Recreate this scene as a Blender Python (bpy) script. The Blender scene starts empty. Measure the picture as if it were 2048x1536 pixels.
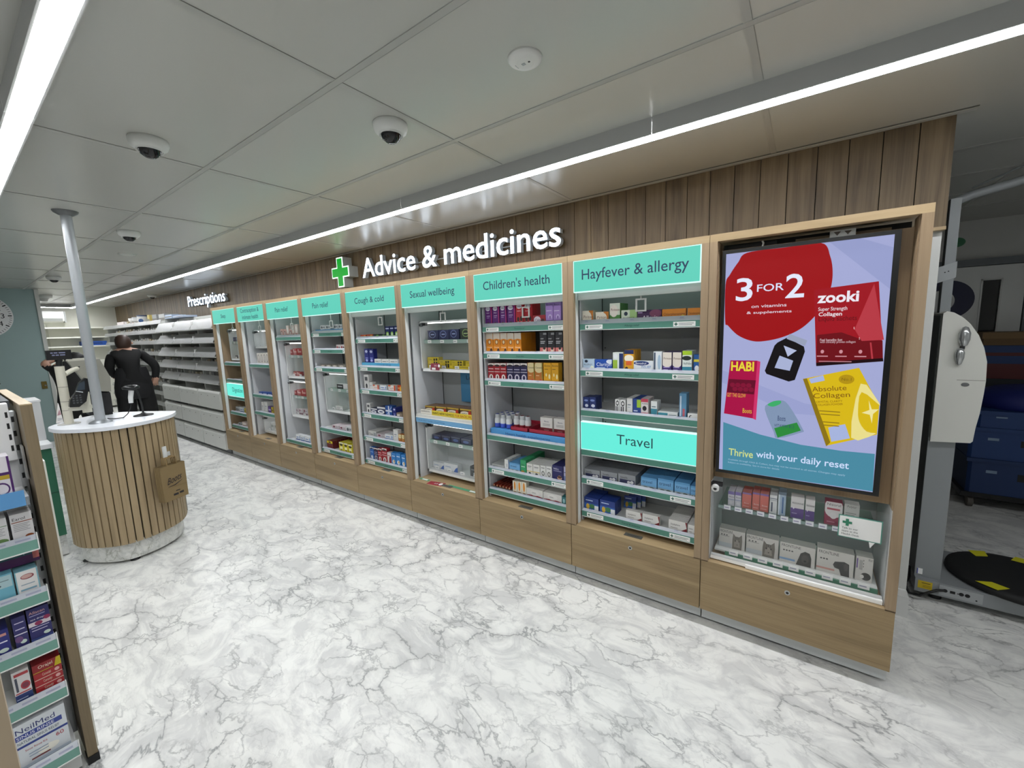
import bpy, math, random
from mathutils import Vector, Matrix
S = bpy.context.scene
COL = S.collection
random.seed(7)
R = math.radians

# ------------------------------------------------------------------ camera, world, exposure
cam_d = bpy.data.cameras.new('camera'); cam = bpy.data.objects.new('camera', cam_d); COL.objects.link(cam)
yaw, pitch, roll = -0.6217, -0.1323, -0.0337
fw = Vector((math.sin(yaw)*math.cos(pitch), math.cos(yaw)*math.cos(pitch), math.sin(pitch)))
rt = Vector((math.cos(yaw), -math.sin(yaw), 0)); up = rt.cross(fw)
r2 = math.cos(roll)*rt + math.sin(roll)*up; u2 = -math.sin(roll)*rt + math.cos(roll)*up
M4 = Matrix((r2, u2, -fw)).transposed().to_4x4(); M4.translation = Vector((-0.3623, -2.1728, 1.5921))
cam.matrix_world = M4
cam_d.sensor_width = 36.0; cam_d.lens = 820.69/2048*36.0; cam_d.clip_start = 0.02
S.camera = cam
S.view_settings.view_transform = 'Standard'; S.view_settings.look = 'None'
S.view_settings.exposure = 0.0; S.view_settings.gamma = 1.0; S.view_settings.use_curve_mapping = False
S.cycles.use_denoising = True
S.cycles.max_bounces = 8; S.cycles.transparent_max_bounces = 16
wd = bpy.data.worlds.new('world'); S.world = wd; wd.use_nodes = True
wd.node_tree.nodes['Background'].inputs[0].default_value = (1, 1, 1, 1)
wd.node_tree.nodes['Background'].inputs[1].default_value = 0.02
LAMP = 45.0          # radiance of the linear ceiling lights

# ------------------------------------------------------------------ colours and materials
def lin(h):
    h = h.lstrip('#')
    if len(h) == 3: h = ''.join(c*2 for c in h)
    o = []
    for i in (0, 2, 4):
        c = int(h[i:i+2], 16)/255
        o.append(c/12.92 if c <= .04045 else ((c+.055)/1.055)**2.4)
    return (*o, 1)
_m = {}
def M(h, rough=.5, metal=0., emit=0.):
    k = (h, rough, metal, emit)
    if k in _m: return _m[k]
    m = bpy.data.materials.new('paint_'+h.strip('#')); m.use_nodes = True
    b = m.node_tree.nodes['Principled BSDF']
    b.inputs['Base Color'].default_value = lin(h); b.inputs['Roughness'].default_value = rough; b.inputs['Metallic'].default_value = metal
    if emit:
        b.inputs['Base Color'].default_value = tuple(c*.03 for c in lin(h)[:3])+(1,); b.inputs['Specular IOR Level'].default_value = .15
        b.inputs['Emission Color'].default_value = lin(h); b.inputs['Emission Strength'].default_value = emit
    _m[k] = m; return m
def nodes(m):
    m.use_nodes = True; nt = m.node_tree
    return nt, nt.nodes, nt.links, nt.nodes['Principled BSDF']
def wood(name, c1, c2, c3, axis, rough=.5, scale=1., plank=None):
    """pale wood with grain running along AXIS (0 x, 1 y, 2 z); PLANK gives each board along x its own tone"""
    m = bpy.data.materials.new(name); nt, N, L, b = nodes(m)
    tc = N.new('ShaderNodeTexCoord'); oi = N.new('ShaderNodeObjectInfo')
    off = N.new('ShaderNodeVectorMath'); off.operation = 'SCALE'; off.inputs[0].default_value = (7.3, 3.1, 5.7)
    L.new(oi.outputs['Random'], off.inputs['Scale'])
    ad = N.new('ShaderNodeVectorMath'); L.new(tc.outputs['Object'], ad.inputs[0]); L.new(off.outputs[0], ad.inputs[1])
    vec = ad.outputs[0]; wn = None
    if plank:
        sx = N.new('ShaderNodeSeparateXYZ'); L.new(tc.outputs['Object'], sx.inputs[0])
        dv = N.new('ShaderNodeMath'); dv.operation = 'DIVIDE'; dv.inputs[1].default_value = plank; L.new(sx.outputs[0], dv.inputs[0])
        fl = N.new('ShaderNodeMath'); fl.operation = 'FLOOR'; L.new(dv.outputs[0], fl.inputs[0])
        wn = N.new('ShaderNodeTexWhiteNoise'); wn.noise_dimensions = '1D'; L.new(fl.outputs[0], wn.inputs['W'])
        ad2 = N.new('ShaderNodeVectorMath'); L.new(vec, ad2.inputs[0])
        sc2 = N.new('ShaderNodeVectorMath'); sc2.operation = 'SCALE'; sc2.inputs['Scale'].default_value = 9.; L.new(wn.outputs['Color'], sc2.inputs[0])
        L.new(sc2.outputs[0], ad2.inputs[1]); vec = ad2.outputs[0]
    mp = N.new('ShaderNodeMapping'); s = [16*scale]*3; s[axis] = 1.1*scale; mp.inputs['Scale'].default_value = s
    L.new(vec, mp.inputs['Vector'])
    n1 = N.new('ShaderNodeTexNoise'); n1.inputs['Scale'].default_value = 1.; n1.inputs['Detail'].default_value = 5.; n1.inputs['Distortion'].default_value = .7
    L.new(mp.outputs[0], n1.inputs['Vector'])
    mp2 = N.new('ShaderNodeMapping'); s2 = [170*scale]*3; s2[axis] = 4*scale; mp2.inputs['Scale'].default_value = s2; L.new(vec, mp2.inputs['Vector'])
    n2 = N.new('ShaderNodeTexNoise'); n2.inputs['Scale'].default_value = 1.; n2.inputs['Detail'].default_value = 2.; L.new(mp2.outputs[0], n2.inputs['Vector'])
    cr = N.new('ShaderNodeValToRGB'); e = cr.color_ramp.elements
    e[0].position = .32; e[0].color = lin(c1); e[1].position = .72; e[1].color = lin(c3); k = e.new(.5); k.color = lin(c2)
    mx = N.new('ShaderNodeMath'); mx.operation = 'MULTIPLY_ADD'; mx.inputs[1].default_value = .28; L.new(n2.outputs['Fac'], mx.inputs[0])
    ms = N.new('ShaderNodeMath'); ms.operation = 'MULTIPLY_ADD'; ms.inputs[1].default_value = .8; ms.inputs[2].default_value = -.04; L.new(n1.outputs['Fac'], ms.inputs[0])
    L.new(ms.outputs[0], mx.inputs[2]); L.new(mx.outputs[0], cr.inputs['Fac'])
    col = cr.outputs['Color']
    if plank:
        hs = N.new('ShaderNodeHueSaturation'); ma = N.new('ShaderNodeMath'); ma.operation = 'MULTIPLY_ADD'; ma.inputs[1].default_value = .3; ma.inputs[2].default_value = .85
        L.new(wn.outputs['Value'], ma.inputs[0]); L.new(ma.outputs[0], hs.inputs['Value']); L.new(col, hs.inputs['Color']); col = hs.outputs['Color']
    L.new(col, b.inputs['Base Color']); b.inputs['Roughness'].default_value = rough
    return m
def marble(name, light, mid, vein, scale=1., rough=.35):
    """white marble print: crackled thin grey veins that fade in and out, over faint clouds"""
    m = bpy.data.materials.new(name); nt, N, L, b = nodes(m)
    tc = N.new('ShaderNodeTexCoord'); mp = N.new('ShaderNodeMapping'); mp.inputs['Rotation'].default_value = (0, 0, R(35)); mp.inputs['Scale'].default_value = (scale*.8, scale*1.25, scale)
    L.new(tc.outputs['Object'], mp.inputs['Vector'])
    def noise(sc, det, dist, rough_=.5, vec=None, col=False):
        n = N.new('ShaderNodeTexNoise'); n.inputs['Scale'].default_value = sc; n.inputs['Detail'].default_value = det
        n.inputs['Distortion'].default_value = dist; n.inputs['Roughness'].default_value = rough_; L.new(vec or mp.outputs[0], n.inputs['Vector']); return n
    def rng(o, a, c, ta=0., tb=1.):
        r = N.new('ShaderNodeMapRange'); r.inputs['From Min'].default_value = a; r.inputs['From Max'].default_value = c
        r.inputs['To Min'].default_value = ta; r.inputs['To Max'].default_value = tb; L.new(o, r.inputs['Value']); return r.outputs[0]
    def mth(op, a, c):
        n = N.new('ShaderNodeMath'); n.operation = op
        for i, v in ((0, a), (1, c)):
            if isinstance(v, float): n.inputs[i].default_value = v
            else: L.new(v, n.inputs[i])
        return n.outputs[0]
    def warp(amp, sc, det):
        n = noise(sc, det, .4, .6); s_ = N.new('ShaderNodeVectorMath'); s_.operation = 'SUBTRACT'; s_.inputs[1].default_value = (.5, .5, .5); L.new(n.outputs['Color'], s_.inputs[0])
        k = N.new('ShaderNodeVectorMath'); k.operation = 'SCALE'; k.inputs['Scale'].default_value = amp; L.new(s_.outputs[0], k.inputs[0])
        a = N.new('ShaderNodeVectorMath'); L.new(mp.outputs[0], a.inputs[0]); L.new(k.outputs[0], a.inputs[1]); return a.outputs[0]
    def crack(sc, amp, wsc, w):
        v = N.new('ShaderNodeTexVoronoi'); v.feature = 'DISTANCE_TO_EDGE'; v.inputs['Scale'].default_value = sc; L.new(warp(amp, wsc, 7.), v.inputs['Vector'])
        return v.outputs['Distance'], w
    g1 = rng(noise(1.9, 4., .5).outputs['Fac'], .43, .58); g2 = rng(noise(3.1, 4., .8).outputs['Fac'], .43, .60); g3 = rng(noise(4.1, 3., .5).outputs['Fac'], .44, .60)
    d1, w1 = crack(3.2, .50, 2.4, .034); d2, w2 = crack(6.5, .32, 4.2, .05); d3, w3 = crack(13., .22, 6., .05)
    v = mth('MULTIPLY', rng(d1, 0., w1, 1., 0.), g1)
    v = mth('MAXIMUM', v, mth('MULTIPLY', mth('MULTIPLY', rng(d2, 0., w2, 1., 0.), g2), .8))
    v = mth('MAXIMUM', v, mth('MULTIPLY', mth('MULTIPLY', rng(d3, 0., w3, 1., 0.), g3), .28))
    halo = mth('MULTIPLY', mth('MULTIPLY', rng(d1, 0., .16, 1., 0.), g1), .30)
    v = mth('MAXIMUM', v, halo)
    cl = noise(4.2, 10., 1.5, .66)
    cr = N.new('ShaderNodeValToRGB'); e = cr.color_ramp.elements; e[0].position = .42; e[0].color = lin(mid); e[1].position = .56; e[1].color = lin(light); k_ = e.new(.46); k_.color = tuple(.6*a+.4*c for a, c in zip(lin(mid), lin(light))); L.new(cl.outputs['Fac'], cr.inputs['Fac'])
    mx = N.new('ShaderNodeMix'); mx.data_type = 'RGBA'; L.new(v, mx.inputs['Factor']); L.new(cr.outputs['Color'], mx.inputs['A']); mx.inputs['B'].default_value = lin(vein)
    L.new(mx.outputs['Result'], b.inputs['Base Color']); b.inputs['Roughness'].default_value = rough
    return m
def glass(name, tint=(1, 1, 1, 1), base=.05):
    m = bpy.data.materials.new(name); m.use_nodes = True; N = m.node_tree.nodes; L = m.node_tree.links; N.clear()
    o = N.new('ShaderNodeOutputMaterial'); t = N.new('ShaderNodeBsdfTransparent'); t.inputs[0].default_value = tint
    g = N.new('ShaderNodeBsdfGlossy'); g.inputs['Roughness'].default_value = .03; g.inputs['Color'].default_value = (.9, .93, .93, 1)
    f = N.new('ShaderNodeLayerWeight'); f.inputs[0].default_value = .5
    p = N.new('ShaderNodeMath'); p.operation = 'POWER'; p.inputs[1].default_value = 4.; L.new(f.outputs['Facing'], p.inputs[0])
    a = N.new('ShaderNodeMath'); a.operation = 'MULTIPLY_ADD'; a.inputs[1].default_value = .55; a.inputs[2].default_value = base; L.new(p.outputs[0], a.inputs[0])
    x = N.new('ShaderNodeMixShader'); L.new(a.outputs[0], x.inputs[0]); L.new(t.outputs[0], x.inputs[1]); L.new(g.outputs[0], x.inputs[2]); L.new(x.outputs[0], o.inputs[0])
    return m
def frosted(name, col, fac):
    m = bpy.data.materials.new(name); m.use_nodes = True; N = m.node_tree.nodes; L = m.node_tree.links; N.clear()
    o = N.new('ShaderNodeOutputMaterial'); t = N.new('ShaderNodeBsdfTransparent'); d = N.new('ShaderNodeBsdfPrincipled'); d.inputs['Base Color'].default_value = lin(col); d.inputs['Roughness'].default_value = .3
    x = N.new('ShaderNodeMixShader'); x.inputs[0].default_value = fac; L.new(t.outputs[0], x.inputs[1]); L.new(d.outputs[0], x.inputs[2]); L.new(x.outputs[0], o.inputs[0]); return m
OAK_X = wood('oak_horizontal', '7f6b4b', '937d5b', 'a18c68', 0)
OAK_Z = wood('oak_vertical', '836e54', '947e63', 'a08a6e', 2)
OAK_T = wood('oak_top_rail', '988261', 'a68f6c', 'b09a78', 0)
PLANK = wood('fascia_boards', '4d3e2a', '66553c', '79674c', 2, plank=.1275)
SLAT = wood('kiosk_slats', '887658', '9c8869', 'a89474', 2)
PANEL = wood('end_panel_wood', '675a43', '7c6d54', '897a60', 2)
PANELX = wood('end_panel_top_wood', '9f8c6a', 'b29e7b', 'bba885', 0)
WALNUT = wood('screen_surround_wood', '83694b', '967c5c', 'a2896a', 2)
FLOOR = marble('marble_vinyl_floor', 'e7e7e3', 'cfcfcd', '8e8f8f')
MARBLE = marble('marble_plinth', 'dcdcd8', 'c4c5c2', '98998f', 2.2)
WHITE = M('#dedfdd', .45); WHITE2 = M('#cfd0cd', .4); PURE = M('#f2f2f0', .35); GREYM = M('#a4a8aa', .4)
ALU = M('#b4b6b6', .38, .6); DARK = M('#17181a', .5); BLACK = M('#0a0a0b', .45); STEEL = M('#8f9496', .3, .8)
TEAL = M('#4f8576', .45); BACKP = M('#9a9d9d', .5)
GLASS = glass('clear_glass', base=.025); GGLASS = glass('green_tinted_glass', (.72, .88, .80, 1), .06); ACRYL = glass('clear_acrylic', (.93, .95, .97, 1), .08)
LIT = M('#f8fafd', .5, 0, LAMP)

# ------------------------------------------------------------------ mesh builder
_gl = {}
def glyphs(s, extrude=0., bold=0.):
    k = (s, extrude, bold)
    if k in _gl: return _gl[k]
    cu = bpy.data.curves.new('t', 'FONT'); cu.body = s; cu.size = 1.; cu.fill_mode = 'BOTH'; cu.resolution_u = 3; cu.extrude = extrude; cu.offset = bold
    ob = bpy.data.objects.new('t', cu); COL.objects.link(ob); bpy.context.view_layer.update()
    dg = bpy.context.evaluated_depsgraph_get(); me = ob.evaluated_get(dg).to_mesh()
    v = [tuple(p.co) for p in me.vertices]; f = [tuple(p.vertices) for p in me.polygons]
    ob.evaluated_get(dg).to_mesh_clear(); bpy.data.objects.remove(ob); bpy.data.curves.remove(cu)
    if not v: v = [(0, 0, 0)]
    x0 = min(p[0] for p in v); x1 = max(p[0] for p in v)
    _gl[k] = (v, f, x0, x1); return _gl[k]
class MB:
    def __init__(s): s.v = []; s.f = []; s.mi = []; s.ms = []; s.sm = []
    def mat(s, m):
        if m not in s.ms: s.ms.append(m)
        return s.ms.index(m)
    def add(s, vs, fs, m, smooth=False):
        o = len(s.v); i = s.mat(m); s.v += [tuple(p) for p in vs]
        for f in fs: s.f.append(tuple(a+o for a in f)); s.mi.append(i); s.sm.append(smooth)
        return s
    def box(s, x0, x1, y0, y1, z0, z1, m):
        vs = [(x, y, z) for z in (z0, z1) for y in (y0, y1) for x in (x0, x1)]
        return s.add(vs, [(0, 2, 3, 1), (4, 5, 7, 6), (0, 1, 5, 4), (2, 6, 7, 3), (0, 4, 6, 2), (1, 3, 7, 5)], m)
    def quad(s, a, b, c, d, m): return s.add([a, b, c, d], [(0, 1, 2, 3)], m)
    def prism(s, pts, z0, z1, m, mtop=None, smooth=False):
        n = len(pts); vs = [(x, y, z0) for x, y in pts]+[(x, y, z1) for x, y in pts]
        s.add(vs, [(i, (i+1) % n, n+(i+1) % n, n+i) for i in range(n)], m, smooth)
        s.add([(x, y, z1) for x, y in pts], [tuple(range(n))], mtop or m); s.add([(x, y, z0) for x, y in pts], [tuple(reversed(range(n)))], m)
        return s
    def extr(s, pts, o, ux, uy, n, d, m, mf=None):
        """2-D polygon extruded along N by D; points at o+u*ux+v*uy"""
        o, ux, uy, n = map(Vector, (o, ux, uy, n)); a = [o+ux*u+uy*v for u, v in pts]; b = [p+n*d for p in a]; k = len(a)
        s.add(a+b, [(i, (i+1) % k, k+(i+1) % k, k+i) for i in range(k)], m); s.add(b, [tuple(range(k))], mf or m); s.add(a, [tuple(reversed(range(k)))], m); return s
    def tube(s, path, r, m, n=10, caps=True):
        path = [Vector(p) for p in path]; rs = r if isinstance(r, (list, tuple)) else [r]*len(path); rings = []
        up = None
        for i, p in enumerate(path):
            d = (path[min(i+1, len(path)-1)]-path[max(i-1, 0)]).normalized()
            if up is None: up = Vector((0, 0, 1)) if abs(d.z) < .9 else Vector((1, 0, 0))
            x = d.cross(up).normalized(); y = x.cross(d).normalized(); up = y
            rings.append([p+x*rs[i]*math.cos(t*2*math.pi/n)+y*rs[i]*math.sin(t*2*math.pi/n) for t in range(n)])
        vs = [q for g in rings for q in g]; fs = []
        for i in range(len(path)-1):
            for t in range(n): fs.append((i*n+t, i*n+(t+1) % n, (i+1)*n+(t+1) % n, (i+1)*n+t))
        s.add(vs, fs, m, True)
        if caps: s.add(rings[0], [tuple(range(n))], m); s.add(rings[-1], [tuple(reversed(range(n)))], m)
        return s
    def lathe(s, prof, m, c=(0, 0, 0), n=20, sx=1., sy=1.):
        vs = [(c[0]+r*sx*math.cos(t*2*math.pi/n), c[1]+r*sy*math.sin(t*2*math.pi/n), c[2]+z) for r, z in prof for t in range(n)]; k = len(prof)
        fs = [(i*n+t, i*n+(t+1) % n, (i+1)*n+(t+1) % n, (i+1)*n+t) for i in range(k-1) for t in range(n)]
        s.add(vs, fs, m, True)
        if prof[0][0] > 1e-5: s.add(vs[:n], [tuple(reversed(range(n)))], m)
        if prof[-1][0] > 1e-5: s.add(vs[-n:], [tuple(range(n))], m)
        return s
    def text(s, t, o, ux, uy, h, m, width=None, align='l', off=.0008, extrude=0., maxw=None, bold=0.):
        vs, fs, x0, x1 = glyphs(t, extrude, bold); o, ux, uy = Vector(o), Vector(ux), Vector(uy); n = ux.cross(uy); k = h/.72
        kx = k
        if width: kx = width/max(1e-6, x1-x0)
        elif maxw and (x1-x0)*k > maxw: kx = maxw/(x1-x0)
        sh = {'l': -x0, 'c': -(x0+x1)/2, 'r': -x1}[align]
        return s.add([o+ux*(v[0]+sh)*kx+uy*v[1]*k+n*(off+v[2]) for v in vs], fs, m)
    def ell(s, o, ux, uy, ru, rv, m, off=.0008, n=20):
        o, ux, uy = Vector(o), Vector(ux), Vector(uy); nn = ux.cross(uy)
        return s.add([o+ux*ru*math.cos(i*2*math.pi/n)+uy*rv*math.sin(i*2*math.pi/n)+nn*off for i in range(n)], [tuple(range(n))], m)
    def mesh(s, name):
        me = bpy.data.meshes.new(name); me.from_pydata(s.v, [], s.f)
        for m in s.ms: me.materials.append(m)
        me.polygons.foreach_set('material_index', s.mi); me.polygons.foreach_set('use_smooth', s.sm); me.update(); return me
    def build(s, name, parent=None, loc=None, bevel=0.):
        o = bpy.data.objects.new(name, s.mesh(name)); COL.objects.link(o)
        if parent: o.parent = parent
        if loc is not None: o.location = loc
        if bevel:
            b = o.modifiers.new('bevel', 'BEVEL'); b.width = bevel; b.segments = 2; b.limit_method = 'ANGLE'; b.angle_limit = R(50)
        return o
LABELS = {}
def tag(o, label, cat, group=None):
    w = len(label.split())
    if not 4 <= w <= 16: print('LABEL LENGTH', w, label)
    if label in LABELS and not group: print('DUP LABEL', label)
    LABELS[label] = 1
    o['label'] = label; o['category'] = cat
    if group: o['group'] = group
    return o
def thing(name, label, cat, loc=(0, 0, 0), rz=0., group=None):
    o = bpy.data.objects.new(name, None); COL.objects.link(o); o.empty_display_size = .05
    o.location = loc; o.rotation_euler = (0, 0, rz); return tag(o, label, cat, group)
def struct(name, mb):
    o = mb.build(name); o['kind'] = 'structure'; return o
ORD = ['first', 'second', 'third', 'fourth', 'fifth', 'sixth', 'seventh', 'eighth', 'ninth', 'tenth', 'eleventh', 'twelfth', 'thirteenth', 'fourteenth', 'fifteenth']
X, Y, Z = Vector((1, 0, 0)), Vector((0, 1, 0)), Vector((0, 0, 1))

# ------------------------------------------------------------------ the room
H = 2.4825; XL = -14.6; XR = 2.4; YF = -6.0; YB = 3.77
struct('floor', MB().box(XL, XR, YF, YB, -.05, 0, FLOOR))
CEIL = M('#bcbcb6', .26); CEILG = M('#adada8', .4); GAP = M('#55564f', .7); GAPL = M('#8f8f8a', .6)
c = MB().box(XL, XR, YF, YB, H, H+.06, CEIL)
for k in range(-3, 12):
    x = -.55-1.2125*k
    if XL < x < XR:
        c.box(x-.012, x+.012, YF, -.26, H-.002, H, CEILG); c.box(x+.012, x+.0135, YF, -.26, H-.0022, H, GAPL)
        if x < .15: c.box(x-.012, x+.012, -.17, .57, H-.002, H, CEILG)
        c.box(x-.012, x+.012, .66, YB, H-.002, H, CEILG)
for y in (-5.4, -4.8, -4.2, -3.6, -3., -2.4, -1.225, -.626, 1.2, 1.8, 2.4, 3.):
    c.box(XL, XR, y-.012, y+.012, H-.003, H, CEILG); c.box(XL, XR, y+.012, y+.0135, H-.0032, H, GAPL)
c.box(XL, .2, .565, .572, H-.003, H, GAP); c.box(XL, .2, .585, .612, H-.004, H, CEILG)
struct('ceiling', c)
struct('wall_back', MB().box(XL, XR, YB, YB+.1, 0, H, M('#c3c3bf', .6)))
struct('wall_front', MB().box(XL, XR, YF-.1, YF, 0, H, M('#b9bab6', .6)))
struct('wall_right', MB().box(XR, XR+.1, YF, YB, 0, H, M('#a9aaa6', .6)))
struct('wall_far', MB().box(XL-.1, XL, YF, YB, 0, H, M('#d6d6cb', .6)))
struct('wall_cabinets', MB().box(XL, .14, .66, .78, 0, H, M('#d5d6d2', .55)))
struct('baseboard_cabinets', MB().box(-.02, .152, .645, .66, 0, .115, WHITE).extr([(-.02, .115), (.152, .115), (.14, .15), (-.02, .15)], (0, .66, 0), X, Z, -Y, .012, WHITE))
wt = MB().box(-10.58, -10.48, YF, -1.12, 0, H, M('#93a9a7', .6)); struct('wall_teal', wt)
struct('trim_1', MB().box(-10.6, -10.465, -1.12, -1.075, 0, H, M('#c9cbc5', .5)))
# wooden fascia over the cabinets, board by board
f = MB().box(XL, .144, .628, .655, 2.01, H-.001, M('#1c150d', .8))
x = .144
i = 0
edges = [.144, .026]
while edges[-1] > XL+.13: edges.append(edges[-1]-.1275)
edges.append(XL)
for a, b_ in zip(edges[1:], edges[:-1]): f.box(a+.002, b_-.002, .615, .63, 2.0, H-.001, PLANK)
f.box(XL, .144, .615, .655, 1.985, 2.0, OAK_T)
struct('trim_2', f)
# right-hand door, its frame and vision pane
GREYF = M('#6d7276', .5)
struct('trim_3', MB().box(-.2, 1.34, 3.71, 3.77, 2.045, 2.11, GREYF).box(1.27, 1.34, 3.71, 3.77, 0, 2.045, GREYF))
d = struct('door_1', MB().box(.38, .985, 3.73, 3.768, 0.01, 2.04, WHITE).box(1.125, 1.265, 3.73, 3.768, .01, 2.04, WHITE).box(.985, 1.125, 3.73, 3.768, 1.918, 2.04, WHITE).box(.985, 1.125, 3.73, 3.768, .01, .55, WHITE))
MB().box(.985, .998, 3.722, 3.768, .55, 1.918, WHITE2).box(1.112, 1.125, 3.722, 3.768, .55, 1.918, WHITE2).box(.985, 1.125, 3.722, 3.768, 1.905, 1.918, WHITE2).box(.985, 1.125, 3.722, 3.768, .55, .563, WHITE2).build('vision_frame', d)
MB().box(.998, 1.112, 3.745, 3.752, .563, 1.905, M('#08090b', .12)).build('pane', d)
MB().tube([(1.225, 3.73, 1.0), (1.225, 3.68, 1.0), (1.215, 3.672, 1.0), (1.08, 3.672, 1.0)], .011, STEEL).lathe([(.026, 0), (.026, .01)], STEEL, (1.225, 3.72, .995)).build('door_handle', d)
MB().extr([(.025*math.cos(t*.3142), .025*math.sin(t*.3142)) for t in range(20)], (1.222, 3.73, .92), X, Z, -Y, .012, DARK).build('escutcheon', d)
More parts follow.
